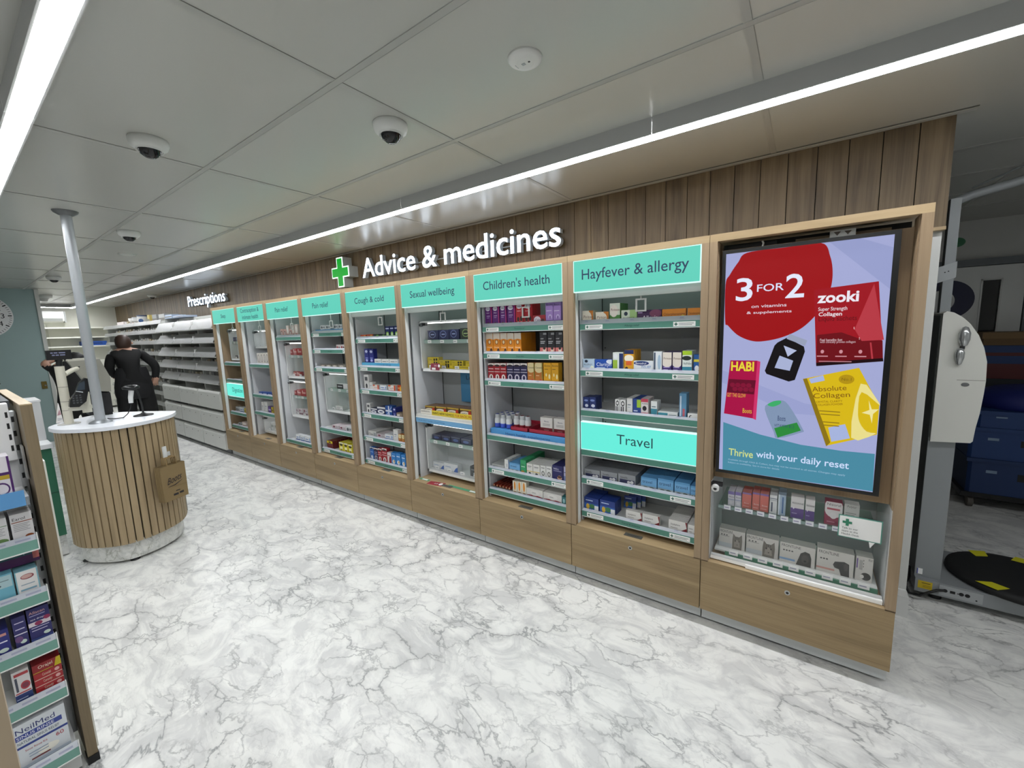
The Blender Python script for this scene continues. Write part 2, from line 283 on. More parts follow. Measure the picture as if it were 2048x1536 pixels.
ROWS=[
(1, 'top', 1.608, 0.1, [('piriton', -1.476, 0.09, 0.081, 2, 0.03), ('piriton', -1.371, 0.081, 0.07, 2, 0.03), ('piriteze', -1.284, 0.062, 0.114, 4, 0.03), ('ownallergy', -1.216, 0.09, 0.072, 1, 0.03), ('allevia', -1.122, 0.129, 0.067, 1, 0.03), ('orangetab', -0.991, 0.12, 0.065, 1, 0.03), ('orangetab', -0.863, 0.062, 0.064, 1, 0.03)]),
(1, 'second', 1.334, 0.1, [('ownblue', -1.465, 0.085, 0.069, 1, 0.03), ('clarityn', -1.378, 0.107, 0.067, 1, 0.04), ('benadrylg', -1.266, 0.062, 0.109, 1, 0.05), ('benadryly', -1.198, 0.055, 0.123, 4, 0.03), ('benadrylw', -1.143, 0.108, 0.062, 1, 0.04), ('beconase', -1.034, 0.046, 0.115, 1, 0.05), ('pirinase', -0.985, 0.048, 0.111, 3, 0.045), ('pirinase', -0.933, 0.045, 0.111, 3, 0.045), ('pollenblock', -0.884, 0.048, 0.119, 2, 0.05), ('blueyellow', -0.828, 0.032, 0.1, 1, 0.05)]),
(1, 'third', 1.09, 0.1, [('navyeye', -1.461, 0.043, 0.079, 3, 0.03), ('navyeye', -1.416, 0.042, 0.082, 3, 0.03), ('blackwhite', -1.252, 0.028, 0.08, 2, 0.035), ('blackwhite', -1.222, 0.033, 0.078, 2, 0.035), ('plainwhite', -1.182, 0.034, 0.091, 4, 0.035), ('bluegreen', -1.146, 0.046, 0.091, 4, 0.035), ('eyedrop', -1.1, 0.041, 0.094, 3, 0.035), ('whiteteal', -1.045, 0.035, 0.084, 2, 0.035), ('flatteal', -1.006, 0.105, 0.03, 1, 0.12), ('tallblue', -0.895, 0.037, 0.137, 2, 0.03), ('whiteswirl', -0.852, 0.053, 0.032, 1, 0.05)]),
(1, 'fifth', 0.661, 0.1, [('greysilver', -1.458, 0.11, 0.054, 4, 0.05), ('greysilver', -1.345, 0.107, 0.058, 4, 0.05), ('greysilver', -1.234, 0.106, 0.062, 4, 0.05), ('travelblue', -1.097, 0.091, 0.068, 3, 0.06), ('travelblue', -1.002, 0.087, 0.076, 3, 0.06), ('travelblue', -0.911, 0.082, 0.074, 3, 0.06), ('travelblue', -0.828, 0.054, 0.066, 2, 0.06)]),
(1, 'bottom', 0.446, 0.1, [('navymap', -1.463, 0.104, 0.083, 3, 0.05), ('navymap', -1.351, 0.099, 0.088, 2, 0.05), ('rededge', -1.185, 0.096, 0.059, 1, 0.03), ('rededge', -1.086, 0.098, 0.061, 1, 0.03), ('rededge', -0.939, 0.099, 0.063, 9, 0.022), ('rededge', -0.837, 0.056, 0.058, 9, 0.022)]),
(2, 'top', 1.613, 0.1, [('purplekid', -2.201, 0.06, 0.152, 1, 0.05), ('purplekid', -2.137, 0.059, 0.151, 1, 0.05), ('purplekid', -2.072, 0.055, 0.15, 1, 0.05), ('purplekid', -2.01, 0.066, 0.149, 1, 0.05), ('redkid', -1.94, 0.061, 0.155, 1, 0.05), ('redkid', -1.875, 0.066, 0.151, 2, 0.05), ('redlying', -1.806, 0.094, 0.066, 1, 0.05), ('lilackid', -1.71, 0.054, 0.146, 1, 0.05), ('lilackid', -1.654, 0.054, 0.142, 1, 0.05)]),
(2, 'second', 1.43, 0.1, [('orangekid', -2.203, 0.062, 0.145, 1, 0.06), ('orangekid', -2.139, 0.059, 0.144, 1, 0.06), ('orangekid', -2.078, 0.058, 0.142, 1, 0.06), ('orangekid', -2.018, 0.056, 0.141, 1, 0.06), ('orangekid', -1.96, 0.057, 0.141, 3, 0.06), ('blackkid', -1.759, 0.055, 0.14, 1, 0.06), ('blackkid', -1.7, 0.053, 0.139, 1, 0.06), ('blackkid', -1.644, 0.052, 0.139, 1, 0.06)]),
(2, 'third', 1.24, 0.1, [('redcough', -2.196, 0.055, 0.122, 1, 0.05), ('redcough', -2.139, 0.051, 0.123, 1, 0.05), ('redcough', -2.086, 0.051, 0.124, 1, 0.05), ('navycough', -2.03, 0.054, 0.125, 1, 0.05), ('navycough', -1.973, 0.055, 0.126, 1, 0.05), ('navycough', -1.916, 0.054, 0.127, 1, 0.05), ('orangecough', -1.86, 0.056, 0.132, 1, 0.05), ('orangecough', -1.802, 0.061, 0.133, 1, 0.05), ('yellowcough', -1.735, 0.056, 0.133, 1, 0.05), ('yellowcough', -1.677, 0.052, 0.134, 1, 0.05)]),
(2, 'fourth', 0.844, 0.12, [('maroonbox', -1.794, 0.094, 0.108, 1, 0.06), ('maroonbox', -1.69, 0.091, 0.109, 1, 0.06)]),
(2, 'fifth', 0.597, 0.1, [('flatgrey', -2.197, 0.113, 0.026, 2, 0.06), ('whitenar', -2.08, 0.039, 0.077, 3, 0.05), ('travelblue', -2.037, 0.092, 0.062, 3, 0.06), ('greenbox', -1.942, 0.049, 0.096, 6, 0.04), ('bandage', -1.889, 0.05, 0.079, 4, 0.04), ('bandage', -1.837, 0.055, 0.08, 4, 0.04), ('lionbox', -1.779, 0.043, 0.083, 4, 0.04), ('lionbox', -1.733, 0.044, 0.085, 4, 0.04), ('navyvit', -1.686, 0.081, 0.101, 3, 0.05), ('lavbox', -1.601, 0.029, 0.103, 2, 0.05)]),
(2, 'bottom', 0.438, 0.1, [('orangewhite', -2.014, 0.036, 0.089, 1, 0.04), ('orangewhite', -1.975, 0.038, 0.092, 1, 0.04), ('orangewhite', -1.936, 0.038, 0.094, 1, 0.04), ('whitered', -1.897, 0.134, 0.061, 3, 0.04), ('whitered', -1.76, 0.142, 0.059, 3, 0.04), ('tealbox', -1.618, 0.031, 0.054, 1, 0.04)]),
(3, 'upper case', 1.53, 0.17, [('darkblue', -2.894, 0.122, 0.076, 1, 0.05), ('darkblue', -2.768, 0.112, 0.077, 1, 0.05), ('darkblue', -2.651, 0.104, 0.079, 1, 0.05), ('darkgreen', -2.535, 0.104, 0.085, 1, 0.05)]),
(3, 'upper case floor', 1.285, 0.17, [('yellowcial', -2.915, 0.131, 0.088, 1, 0.05), ('yellowcial', -2.78, 0.127, 0.066, 1, 0.05), ('yellowcial', -2.648, 0.13, 0.064, 1, 0.05), ('yellowcial', -2.495, 0.08, 0.063, 1, 0.05)]),
(3, 'blue front', 0.93, 0.13, [('brownpain', -2.906, 0.115, 0.063, 2, 0.06), ('brownpain', -2.781, 0.122, 0.067, 2, 0.06), ('brownpain', -2.653, 0.125, 0.069, 2, 0.06), ('brownpain', -2.517, 0.118, 0.071, 2, 0.06)]),
(3, 'lower case', 0.69, 0.17, [('navycase', -2.913, 0.102, 0.041, 4, 0.035), ('navycase', -2.802, 0.103, 0.044, 4, 0.035), ('navycase', -2.691, 0.099, 0.047, 4, 0.035), ('navycase', -2.583, 0.104, 0.046, 4, 0.035)]),
(3, 'lower case floor', 0.435, 0.17, [('whiteblue', -2.946, 0.152, 0.051, 1, 0.05), ('whiteblue', -2.793, 0.158, 0.063, 1, 0.05), ('darkgrey', -2.5, 0.085, 0.081, 1, 0.05)]),
(4, 'top', 1.55, 0.1, [('orangethroat', -3.673, 0.087, 0.041, 1, 0.04), ('orangethroat', -3.578, 0.087, 0.043, 1, 0.04), ('greenblack', -3.483, 0.079, 0.042, 1, 0.04), ('greenblack', -3.399, 0.082, 0.039, 1, 0.04), ('navygreen', -3.311, 0.054, 0.106, 1, 0.04), ('navygreen', -3.25, 0.051, 0.106, 1, 0.04), ('navygreen', -3.192, 0.05, 0.107, 1, 0.04)]),
(4, 'second', 1.299, 0.1, [('navytall', -3.635, 0.062, 0.125, 1, 0.04), ('navytall', -3.567, 0.065, 0.123, 1, 0.04), ('whitelow', -3.494, 0.093, 0.034, 1, 0.04), ('whitelow', -3.391, 0.097, 0.033, 1, 0.04), ('whitelow', -3.283, 0.107, 0.033, 1, 0.04)]),
(4, 'third', 1.089, 0.1, [('whiteblacktall', -3.673, 0.069, 0.138, 1, 0.04), ('plainwhite', -3.598, 0.049, 0.07, 1, 0.04), ('orangewhiteflu', -3.547, 0.085, 0.05, 1, 0.05), ('bluewhiteflu', -3.443, 0.092, 0.053, 1, 0.05), ('orangewhiteflu', -3.329, 0.096, 0.058, 1, 0.05), ('orangethroat', -3.203, 0.051, 0.063, 1, 0.05)]),
(4, 'fourth', 0.867, 0.1, [('whiteblacktall', -3.667, 0.056, 0.093, 1, 0.04), ('navywhite', -3.606, 0.095, 0.051, 2, 0.04), ('navywhite', -3.508, 0.115, 0.073, 2, 0.04), ('flagblue', -3.391, 0.091, 0.092, 1, 0.05), ('navytall', -3.29, 0.043, 0.082, 3, 0.05), ('brownmix', -3.243, 0.073, 0.041, 1, 0.05)]),
(4, 'fifth', 0.644, 0.1, [('flatgreywhite', -3.671, 0.12, 0.055, 5, 0.04), ('mauvewhite', -3.543, 0.115, 0.041, 3, 0.04), ('bluewhiteflu', -3.426, 0.116, 0.052, 2, 0.04), ('plainwhite', -3.305, 0.063, 0.106, 1, 0.04), ('orangecough', -3.239, 0.041, 0.071, 1, 0.04), ('orangecough', -3.196, 0.038, 0.071, 1, 0.04)]),
(4, 'bottom', 0.421, 0.1, [('bluecough', -3.669, 0.055, 0.119, 1, 0.04), ('navycough', -3.608, 0.054, 0.119, 1, 0.04), ('redcough', -3.55, 0.057, 0.122, 1, 0.04), ('redcough', -3.488, 0.069, 0.134, 1, 0.04), ('redwhitecough', -3.415, 0.054, 0.104, 1, 0.04), ('bluecold', -3.356, 0.059, 0.111, 1, 0.04), ('bluecold', -3.293, 0.063, 0.117, 1, 0.04), ('bluecold', -3.221, 0.056, 0.113, 1, 0.04)]),
(5, 'top', 1.66, 0.1, [('greywhitepain', -4.326, 0.087, 0.041, 1, 0.04), ('greywhitepain', -4.232, 0.085, 0.04, 1, 0.04), ('greywhitepain', -4.089, 0.07, 0.043, 1, 0.04), ('greywhitepain', -4.011, 0.062, 0.04, 1, 0.04)]),
(5, 'second', 1.454, 0.1, [('redwhitepain', -4.077, 0.066, 0.05, 1, 0.04), ('redwhitepain', -4.007, 0.069, 0.05, 1, 0.04)]),
(5, 'third', 1.27, 0.1, [('greybrown', -4.395, 0.097, 0.038, 1, 0.04), ('greybrown', -4.292, 0.101, 0.041, 1, 0.04), ('greybrown', -4.182, 0.1, 0.043, 1, 0.04), ('greybrown', -4.073, 0.112, 0.045, 1, 0.04)]),
(5, 'glass case', 1.047, 0.19, [('blackwhite2', -4.287, 0.191, 0.048, 1, 0.05)]),
(5, 'case floor', 0.81, 0.19, [('plainwhite', -4.343, 0.125, 0.038, 1, 0.05)]),
(5, 'fourth', 0.643, 0.1, [('mauvewhite', -4.28, 0.119, 0.044, 2, 0.05), ('mauvewhite', -4.147, 0.11, 0.046, 2, 0.05), ('greywhitepain', -4.033, 0.096, 0.054, 1, 0.05)]),
(5, 'bottom', 0.423, 0.1, [('yellowmaroon', -4.407, 0.105, 0.082, 5, 0.045), ('yellowyoung', -4.184, 0.078, 0.095, 2, 0.05), ('yellowyoung', -4.101, 0.069, 0.094, 2, 0.05), ('yellowyoung', -4.026, 0.07, 0.09, 2, 0.05)]),
(6, 'top', 1.59, 0.1, [('pinkpack', -5.149, 0.059, 0.093, 1, 0.02), ('pinkpack', -5.08, 0.058, 0.09, 1, 0.02), ('palepack', -5.014, 0.055, 0.128, 1, 0.02), ('pinkpack', -4.952, 0.049, 0.091, 1, 0.02), ('palepack', -4.895, 0.053, 0.13, 1, 0.02), ('palepack', -4.832, 0.062, 0.135, 1, 0.02)]),
(6, 'upper case', 1.395, 0.19, [('redpain', -5.189, 0.067, 0.06, 2, 0.04), ('redpain', -5.114, 0.091, 0.073, 2, 0.04), ('redpain', -5.015, 0.094, 0.074, 2, 0.04)]),
(6, 'upper case floor', 1.16, 0.19, [('redpain', -5.15, 0.072, 0.05, 1, 0.04), ('redpain', -5.07, 0.073, 0.046, 1, 0.04)]),
(6, 'lower case', 0.93, 0.19, [('redpain', -5.215, 0.092, 0.052, 2, 0.04), ('redpain', -5.116, 0.095, 0.067, 2, 0.04), ('redpain', -5.013, 0.098, 0.072, 2, 0.04)]),
(6, 'lower case floor', 0.7, 0.19, [('mauvewhite', -5.236, 0.106, 0.063, 1, 0.04), ('mauvewhite', -5.119, 0.093, 0.068, 1, 0.04), ('mauvewhite', -5.017, 0.096, 0.074, 1, 0.04)]),
(6, 'bottom', 0.425, 0.1, [('bluewhiteflu', -5.046, 0.09, 0.068, 1, 0.05), ('bluewhiteflu', -4.95, 0.093, 0.068, 1, 0.05), ('bluewhiteflu', -4.851, 0.115, 0.067, 1, 0.05)]),
(7, 'third', 1.274, 0.1, [('testpack', -5.794, 0.073, 0.136, 2, 0.04), ('testpack', -5.707, 0.065, 0.139, 2, 0.04), ('testpack', -5.634, 0.061, 0.141, 2, 0.04), ('testpack', -5.564, 0.06, 0.142, 1, 0.04)]),
(7, 'fourth', 0.901, 0.1, [('bluelow', -5.854, 0.087, 0.035, 1, 0.04), ('bluelow', -5.755, 0.115, 0.037, 1, 0.04), ('bluelow', -5.633, 0.117, 0.038, 1, 0.04)]),
(7, 'fifth', 0.683, 0.1, [('plainwhite', -5.826, 0.068, 0.127, 2, 0.04), ('plainwhite', -5.747, 0.079, 0.133, 2, 0.04), ('purpletab', -5.657, 0.072, 0.085, 1, 0.04), ('yellowlow', -5.578, 0.05, 0.08, 1, 0.04)]),
(7, 'lower case', 0.43, 0.19, [('whitegrey', -5.855, 0.078, 0.104, 1, 0.05), ('whitegrey', -5.769, 0.082, 0.106, 1, 0.05)]),
(8, 'upper case', 1.56, 0.19, [('darkblue', -6.687, 0.08, 0.056, 1, 0.04), ('darkblue', -6.601, 0.085, 0.057, 1, 0.04)]),
(8, 'upper case floor', 1.33, 0.19, [('darkblue', -6.719, 0.128, 0.036, 1, 0.04), ('plainwhite', -6.584, 0.085, 0.043, 1, 0.04)]),
(8, 'fourth', 0.616, 0.1, [('greywhitepain', -6.602, 0.121, 0.069, 1, 0.05), ('bluewhiteflu', -6.474, 0.121, 0.074, 1, 0.05), ('yellowlow', -6.343, 0.045, 0.067, 1, 0.05)]),
(8, 'bottom', 0.432, 0.1, [('greywhitepain', -6.575, 0.11, 0.036, 1, 0.05), ('palepack', -6.456, 0.132, 0.059, 1, 0.05)]),
(0, 'glass', 0.652, 0.12, [('lilacwhite', -0.649, 0.03, 0.076, 2, 0.05), ('lilacwhite', -0.617, 0.029, 0.078, 2, 0.05), ('coral', -0.585, 0.042, 0.083, 2, 0.05), ('coral', -0.54, 0.032, 0.092, 2, 0.05), ('coral', -0.507, 0.038, 0.092, 2, 0.05), ('whitestripe', -0.466, 0.032, 0.094, 2, 0.05), ('silverblue', -0.431, 0.032, 0.103, 2, 0.05), ('whitepurple', -0.38, 0.053, 0.107, 1, 0.05), ('whitepurple', -0.323, 0.037, 0.105, 1, 0.05), ('redwhitescalp', -0.25, 0.065, 0.111, 1, 0.05), ('greyleaf', -0.181, 0.054, 0.114, 1, 0.05)]),
(0, 'case floor', 0.475, 0.13, [('petcat', -0.708, 0.144, 0.111, 1, 0.06), ('petcat', -0.559, 0.14, 0.089, 1, 0.06), ('petdog', -0.414, 0.142, 0.091, 1, 0.06), ('petdogred', -0.267, 0.137, 0.123, 1, 0.06), ('petwide', -0.125, 0.105, 0.12, 1, 0.06)])]
SCR={'corners': [(-0.6879, 1.9094), (-0.1036, 1.9093), (-0.0981, 0.8622), (-0.67, 0.8549)], 'red': [(-0.6002, 1.9053), (-0.4565, 1.909), (-0.3283, 1.9103), (-0.2946, 1.8506), (-0.2824, 1.7749), (-0.2898, 1.7004), (-0.3202, 1.626), (-0.3738, 1.5586), (-0.4389, 1.5199), (-0.508, 1.5007), (-0.5645, 1.5004), (-0.6241, 1.5279), (-0.6686, 1.5752), (-0.6815, 1.5969), (-0.6852, 1.7688), (-0.6678, 1.8141), (-0.6358, 1.8661)], 'three': [(-0.6398, 1.6899), (-0.5717, 1.7952)], 'FOR': [(-0.5546, 1.7254), (-0.4512, 1.7587)], 'two': [(-0.4451, 1.6903), (-0.3768, 1.7947)], 'onv': [(-0.5744, 1.6532), (-0.4381, 1.6677)], 'sup': [(-0.5923, 1.6262), (-0.418, 1.6382)], 'zbox': [(-0.3425, 1.7173), (-0.1341, 1.7337), (-0.1016, 1.4159), (-0.3186, 1.3919)], 'zdark': [(-0.3219, 1.5239), (-0.2401, 1.5334), (-0.1729, 1.5027), (-0.108, 1.4978), (-0.1016, 1.4159), (-0.3186, 1.3919)], 'ztri': [(-0.1477, 1.7254), (-0.1039, 1.5002), (-0.1725, 1.4961), (-0.198, 1.5449)], 'zbase': [(-0.3192, 1.4035), (-0.1022, 1.4266), (-0.1002, 1.4134), (-0.3177, 1.3884)], 'zooki': [(-0.329, 1.6608), (-0.1914, 1.705)], 'super': [(-0.3237, 1.6262), (-0.2264, 1.6418)], 'coll': [(-0.3212, 1.6037), (-0.2423, 1.6202)], 'liq': [(-0.3201, 1.5829), (-0.193, 1.6028)], 'feel': [(-0.3107, 1.4976), (-0.2353, 1.5078)], 'clin': [(-0.3102, 1.4889), (-0.192, 1.4988)], 'zl': [(-0.1467, 1.49), (-0.1417, 1.49), (-0.1319, 1.4237), (-0.1375, 1.4228)], 'bott': [(-0.4645, 1.4929), (-0.431, 1.5134), (-0.366, 1.4742), (-0.3613, 1.4519), (-0.3921, 1.3245), (-0.4144, 1.3161), (-0.5017, 1.3481), (-0.5087, 1.3621), (-0.4756, 1.4792)], 'cap': [(-0.4308, 1.5089), (-0.4205, 1.5304), (-0.355, 1.5008), (-0.3625, 1.4769)], 'blab': [(-0.4712, 1.3772), (-0.4542, 1.4332), (-0.4022, 1.411), (-0.4128, 1.365)], 'btri': [(-0.4409, 1.479), (-0.3909, 1.4563), (-0.4233, 1.4289)], 'habi': [(-0.6527, 1.4088), (-0.5405, 1.4087), (-0.5489, 1.1323), (-0.6726, 1.1456)], 'habis': [(-0.5405, 1.4087), (-0.5281, 1.4042), (-0.5352, 1.1258), (-0.5489, 1.1323)], 'habiw': [(-0.6559, 1.3179), (-0.5426, 1.316), (-0.5483, 1.248), (-0.6626, 1.2527)], 'habit': [(-0.6485, 1.3598), (-0.5526, 1.4037)], 'glow': [(-0.6619, 1.2306), (-0.5819, 1.2498)], 'boots1': [(-0.5921, 1.156), (-0.554, 1.1792)], 'vit': [(-0.5013, 1.1807), (-0.484, 1.211), (-0.4412, 1.2285), (-0.4093, 1.2074), (-0.353, 1.1052), (-0.3581, 1.0858), (-0.4451, 1.0483), (-0.4623, 1.0781)], 'vgreen': [(-0.4606, 1.0948), (-0.3753, 1.1308), (-0.3585, 1.0952), (-0.4452, 1.0512)], 'vcap': [(-0.4917, 1.2037), (-0.4685, 1.2218), (-0.4411, 1.2257), (-0.442, 1.2114), (-0.4697, 1.1959)], 'vt': [(-0.461, 1.1025), (-0.3848, 1.1392)], 'vb': [(-0.4488, 1.1327), (-0.4186, 1.1567)], 'yel': [(-0.3626, 1.3303), (-0.1742, 1.3851), (-0.101, 1.2321), (-0.1007, 1.1081), (-0.2643, 1.0376)], 'yside': [(-0.3626, 1.3303), (-0.3481, 1.3336), (-0.2512, 1.0549), (-0.2642, 1.0348)], 'ysw': [(-0.165, 1.319), (-0.1821, 1.0847), (-0.1041, 1.112), (-0.1333, 1.1172), (-0.1583, 1.1537), (-0.1667, 1.2052), (-0.1596, 1.2834), (-0.1024, 1.2346), (-0.1037, 1.2446)], 'ystar': [(-0.1351, 1.2508), (-0.1232, 1.2132), (-0.1018, 1.2151), (-0.1182, 1.194), (-0.1195, 1.1534), (-0.1281, 1.1896), (-0.1543, 1.1958), (-0.1306, 1.21)], 'yw1': [(-0.3407, 1.3312), (-0.2916, 1.3493), (-0.2848, 1.3265), (-0.3325, 1.3118)], 'yw2': [(-0.2617, 1.1201), (-0.2056, 1.1416), (-0.1859, 1.0816), (-0.2478, 1.0581)], 'abs': [(-0.3233, 1.2734), (-0.2043, 1.3171)], 'col2': [(-0.3188, 1.2556), (-0.1944, 1.2943)], 'cry': [(-0.3052, 1.2294), (-0.2208, 1.2534)], 'teal': [(-0.674, 1.1015), (-0.5143, 1.0572), (-0.3553, 1.0296), (-0.2111, 1.0224), (-0.1019, 1.0253), (-0.0981, 0.8622), (-0.67, 0.8549)], 'thr': [(-0.6453, 0.9377), (-0.5408, 0.9889)], 'wyd': [(-0.5278, 0.9355), (-0.1807, 0.9909)], 'wy2': (-0.1781, 0.9479), 'av': [(-0.647, 0.9061), (-0.1664, 0.9209)], 'su': [(-0.6466, 0.8936), (-0.4108, 0.9005)]}
# ------------------------------------------------------------------ linear ceiling lights
def light_bar(a, b, y, label, along='x', group=None):
    t = thing('ceiling_light', label, 'light', ((a+b)/2, y, H) if along == 'x' else (y, (a+b)/2, H), 0 if along == 'x' else math.pi/2, group)
    l = (b-a)/2-.001
    MB().box(-l, l, -.037, -.031, -.072, 0, M('#a9aaa8', .4)).box(-l, l, .031, .037, -.072, 0, M('#a9aaa8', .4)).box(-l, l, -.031, .031, -.02, 0, M('#a9aaa8', .4)).box(-l, l, -.0365, .0365, -.0055, -.0005, GAP).build('housing', t)
    MB().extr([(-.031, 0), (.031, 0), (.026, -.012), (0, -.016), (-.026, -.012)], (-l, 0, -.062), Y, Z, X, 2*l, LIT).build('diffuser', t)
    return t
nb = 11; x1 = 2.35
for k in range(nb):
    a = x1-1.65*(k+1)
    light_bar(max(a, -13.95), x1-1.65*k, -.213, f'white linear ceiling light, {ORD[k]} length from the doorway end, beside the wooden fascia', 'x', 'linear lights beside the fascia')
for k in range(4):
    light_bar(.6-1.65*(k+1), .6-1.65*k, -1.886, f'white linear ceiling light over the shop floor, {ORD[k]} length from the camera end', 'x', 'linear lights over the shop floor')
light_bar(-1.9, -.25, -13.95, 'short white linear ceiling light crossing the dispensary by the far shelves', 'y')
light_bar(-3.55, -1.9, -13.95, 'white linear ceiling light continuing past the air conditioner in the dispensary', 'y')
for k in range(4):  # extra strips out of view, added to light the room from behind
    light_bar(.6-1.65*(k+1), .6-1.65*k, -4.1, f'added unseen linear ceiling light behind the camera, {ORD[k]} length along', 'x', 'added linear lights behind the camera')

# ------------------------------------------------------------------ medicine cabinets
SIGN = M('#66d3be', .3, 0, .95); SIGNB = M('#68ecda', .3, 0, 1.0); SIGNE = M('#d8fff6', .3, 0, 1.15); NAVY = M('#15304f', .5); NAVYT = M('#20545c', .5)
W = .75
BAYS = [None,
 dict(n='Hayfever', t=['Hayfever & allergy'], th=.058, sh=[(1.608, 'Allergy relief'), (1.334, 'Allergy relief'), (1.09, ''), (.843, None), (.661, 'Travel & sickness'), (.446, 'Travel & sickness')], valance=1, mid=(.848, 1.02, 'Travel')),
 dict(n="Children's", t=["Children's health"], th=.056, sh=[(1.613, 'Paracetamol'), (1.43, 'Ibuprofen'), (1.24, 'Cough'), (.844, ''), (.597, 'Foot care & verrucas'), (.438, '')], valance=1),
 dict(n='Sexual', t=['Sexual wellbeing'], th=.052, sh=[], valance=1, cases=[(1.275, 1.68, 1.53, 1), (.415, .845, .69, 0)], blue=.90),
 dict(n='Cough', t=['Cough & cold'], th=.05, sh=[(1.55, 'Cough & cold'), (1.299, 'Cough & cold'), (1.089, 'Decongestants'), (.867, 'Sore throats'), (.644, 'Sore throats'), (.421, 'Cough')], valance=1),
 dict(n='second Pain', t=['Pain relief'], th=.05, sh=[(1.619, 'Pain relief'), (1.454, 'Pain relief'), (1.27, 'Pain relief'), (.643, ''), (.423, 'Pain relief')], cases=[(.80, 1.218, 1.047, 0)]),
 dict(n='first Pain', t=['Pain relief'], th=.05, sh=[(1.59, ''), (.425, '')], cases=[(1.125, 1.535, 1.385, 1), (.675, 1.10, .92, 1)]),
 dict(n='Contraception', t=['Contraception &', 'intimate health'], th=.05, sh=[(1.274, ''), (.901, ''), (.683, '')], cases=[(1.465, 1.688, None, 0), (.40, .61, None, 0)]),
 dict(n='Sleep', t=['Sleep'], th=.05, sh=[(1.281, ''), (1.057, ''), (.825, None), (.616, ''), (.432, '')], cases=[(1.305, 1.72, 1.555, 1)], mid=(.835, 1.005, 'Digestion')),
]
FY = .07     # shelf fronts
def plus(mb, o, r, m, w=.32):
    a = r*w
    for u0, u1, v0, v1 in ((-a, a, -r, r), (-r, -a, -a, a), (a, r, -a, a)):
        mb.quad(o+X*u0+Z*v0-Y*.0012, o+X*u1+Z*v0-Y*.0012, o+X*u1+Z*v1-Y*.0012, o+X*u0+Z*v1-Y*.0012, m)
def shelf(t, x0, x1, z, txt):
    """steel shelf with a green label strip and a tilted clear price rail"""
    s = MB().box(x0, x1, FY+.004, .40, z-.024, z-.004, WHITE2).build('shelf', t)
    l = MB().box(x0, x1, FY, FY+.004, z-.033, z, TEAL).box(x0, x1, FY-.002, FY+.006, z-.036, z-.033, WHITE)
    if txt:
        l.text(txt, ((x0+x1)/2-.02, FY, z-.021), X, Z, .0115, M('#1f4a45', .5), align='c')
        for xx in (x0+.035, x1-.135):
            l.box(xx, xx+.108, FY-.001, FY, z-.030, z-.005, PURE)
            plus(l, Vector((xx+.014, FY-.001, z-.0175)), .008, M('#1c5a4c', .5), .3)
            for r_ in (0, 1): l.box(xx+.027, xx+.1-.008*r_, FY-.0016, FY-.001, z-.0155-.008*r_, z-.0125-.008*r_, M('#7c8583'))
    l.build('label_strip', s)
    p = MB(); a = z+.003; hr = .022 if z > 1.5 else .012 if z > 1.2 else .007; p.add([(x0, FY+.001, a-.003), (x1, FY+.001, a-.003), (x1, FY+.022, a+hr), (x0, FY+.022, a+hr), (x0, FY+.024, a+hr-.001), (x1, FY+.024, a+hr-.001), (x1, FY+.003, a-.004), (x0, FY+.003, a-.004)], [(0, 1, 2, 3), (3, 2, 5, 4), (4, 5, 6, 7), (0, 3, 4, 7), (1, 6, 5, 2)], M('#b4b9c0', .25))
    if txt is not None:
        n = 5
        for i in range(n):
            xx = x0+.03+i*(x1-x0-.07)/(n-.5)+random.uniform(-.01, .01); d1 = Vector((0, .021, hr+.002)).normalized()
            o = Vector((xx, FY+.0005, a-.002))
            for r_, (c_, h_) in enumerate((('#9a9db5', .003), ('#8388a6', .004))):
                q = o+d1*(.010+r_*.008); p.quad(q+Vector((0, -.0006, .0004)), q+X*(.026-.006*r_)+Vector((0, -.0006, .0004)), q+X*(.026-.006*r_)+d1*h_+Vector((0, -.0006, .0004)), q+d1*h_+Vector((0, -.0006, .0004)), M(c_))
    p.build('price_rail', s)
    return s
def glass_case(t, x0, x1, z0, z1, zi, led, y=.15):
    fr = M('#e4e6e6', .35)
    c = MB().box(x0, x1, y, .39, z1-.012, z1, fr).box(x0, x1, y, .39, z0, z0+.022, fr).box(x0, x0+.012, y, .39, z0, z1, fr).box(x1-.012, x1, y, .39, z0, z1, fr).box(x0, x1, .385, .395, z0, z1, M('#c9cccd', .5)).build('glass_case', t)
    MB().box(x0+.012, x1-.012, y+.004, y+.009, z0+.022, z1-.012, GLASS).build('glass_door', c)
    if zi:
        s = MB().box(x0+.012, x1-.012, y+.03, .38, zi-.008, zi-.002, GGLASS)
        s.box(x0+.012, x1-.012, y+.03, y+.034, zi-.03, zi, M('#9fb3ad', .3))
        for i in range(4):
            xx = x0+.06+i*(x1-x0-.08)/4; s.box(xx, xx+.04, y+.028, y+.03, zi-.027, zi-.003, PURE); s.box(xx+.006, xx+.03, y+.0272, y+.028, zi-.018, zi-.012, M('#9aa0a8'))
        s.build('inner_shelf', c)
    s = MB()
    for i in range(4):
        xx = x0+.06+i*(x1-x0-.08)/4; s.box(xx, xx+.045, y+.03, y+.032, z0+.024, z0+.046, PURE); s.box(xx+.006, xx+.035, y+.0292, y+.03, z0+.031, z0+.037, M('#9aa0a8'))
    s.build('price_ticket', c)
    MB().box(x0+.03, x0+.075, y-.002, y+.02, z1-.035, z1-.012, DARK).tube([(x0+.028, y+.006, z1-.028), (x0+.028, y-.018, z1-.03)], .014, STEEL, 12).ell((x0+.028, y-.0185, z1-.03), X, Z, .006, .006, BLACK, .0008).build('case_lock', c)
    if True: MB().box(x0+.08, x1-.02, y+.02, y+.03, z1-.02, z1-.013, M('#ffffff', .5, 0, 5.)).build('light_strip', c)
    return c
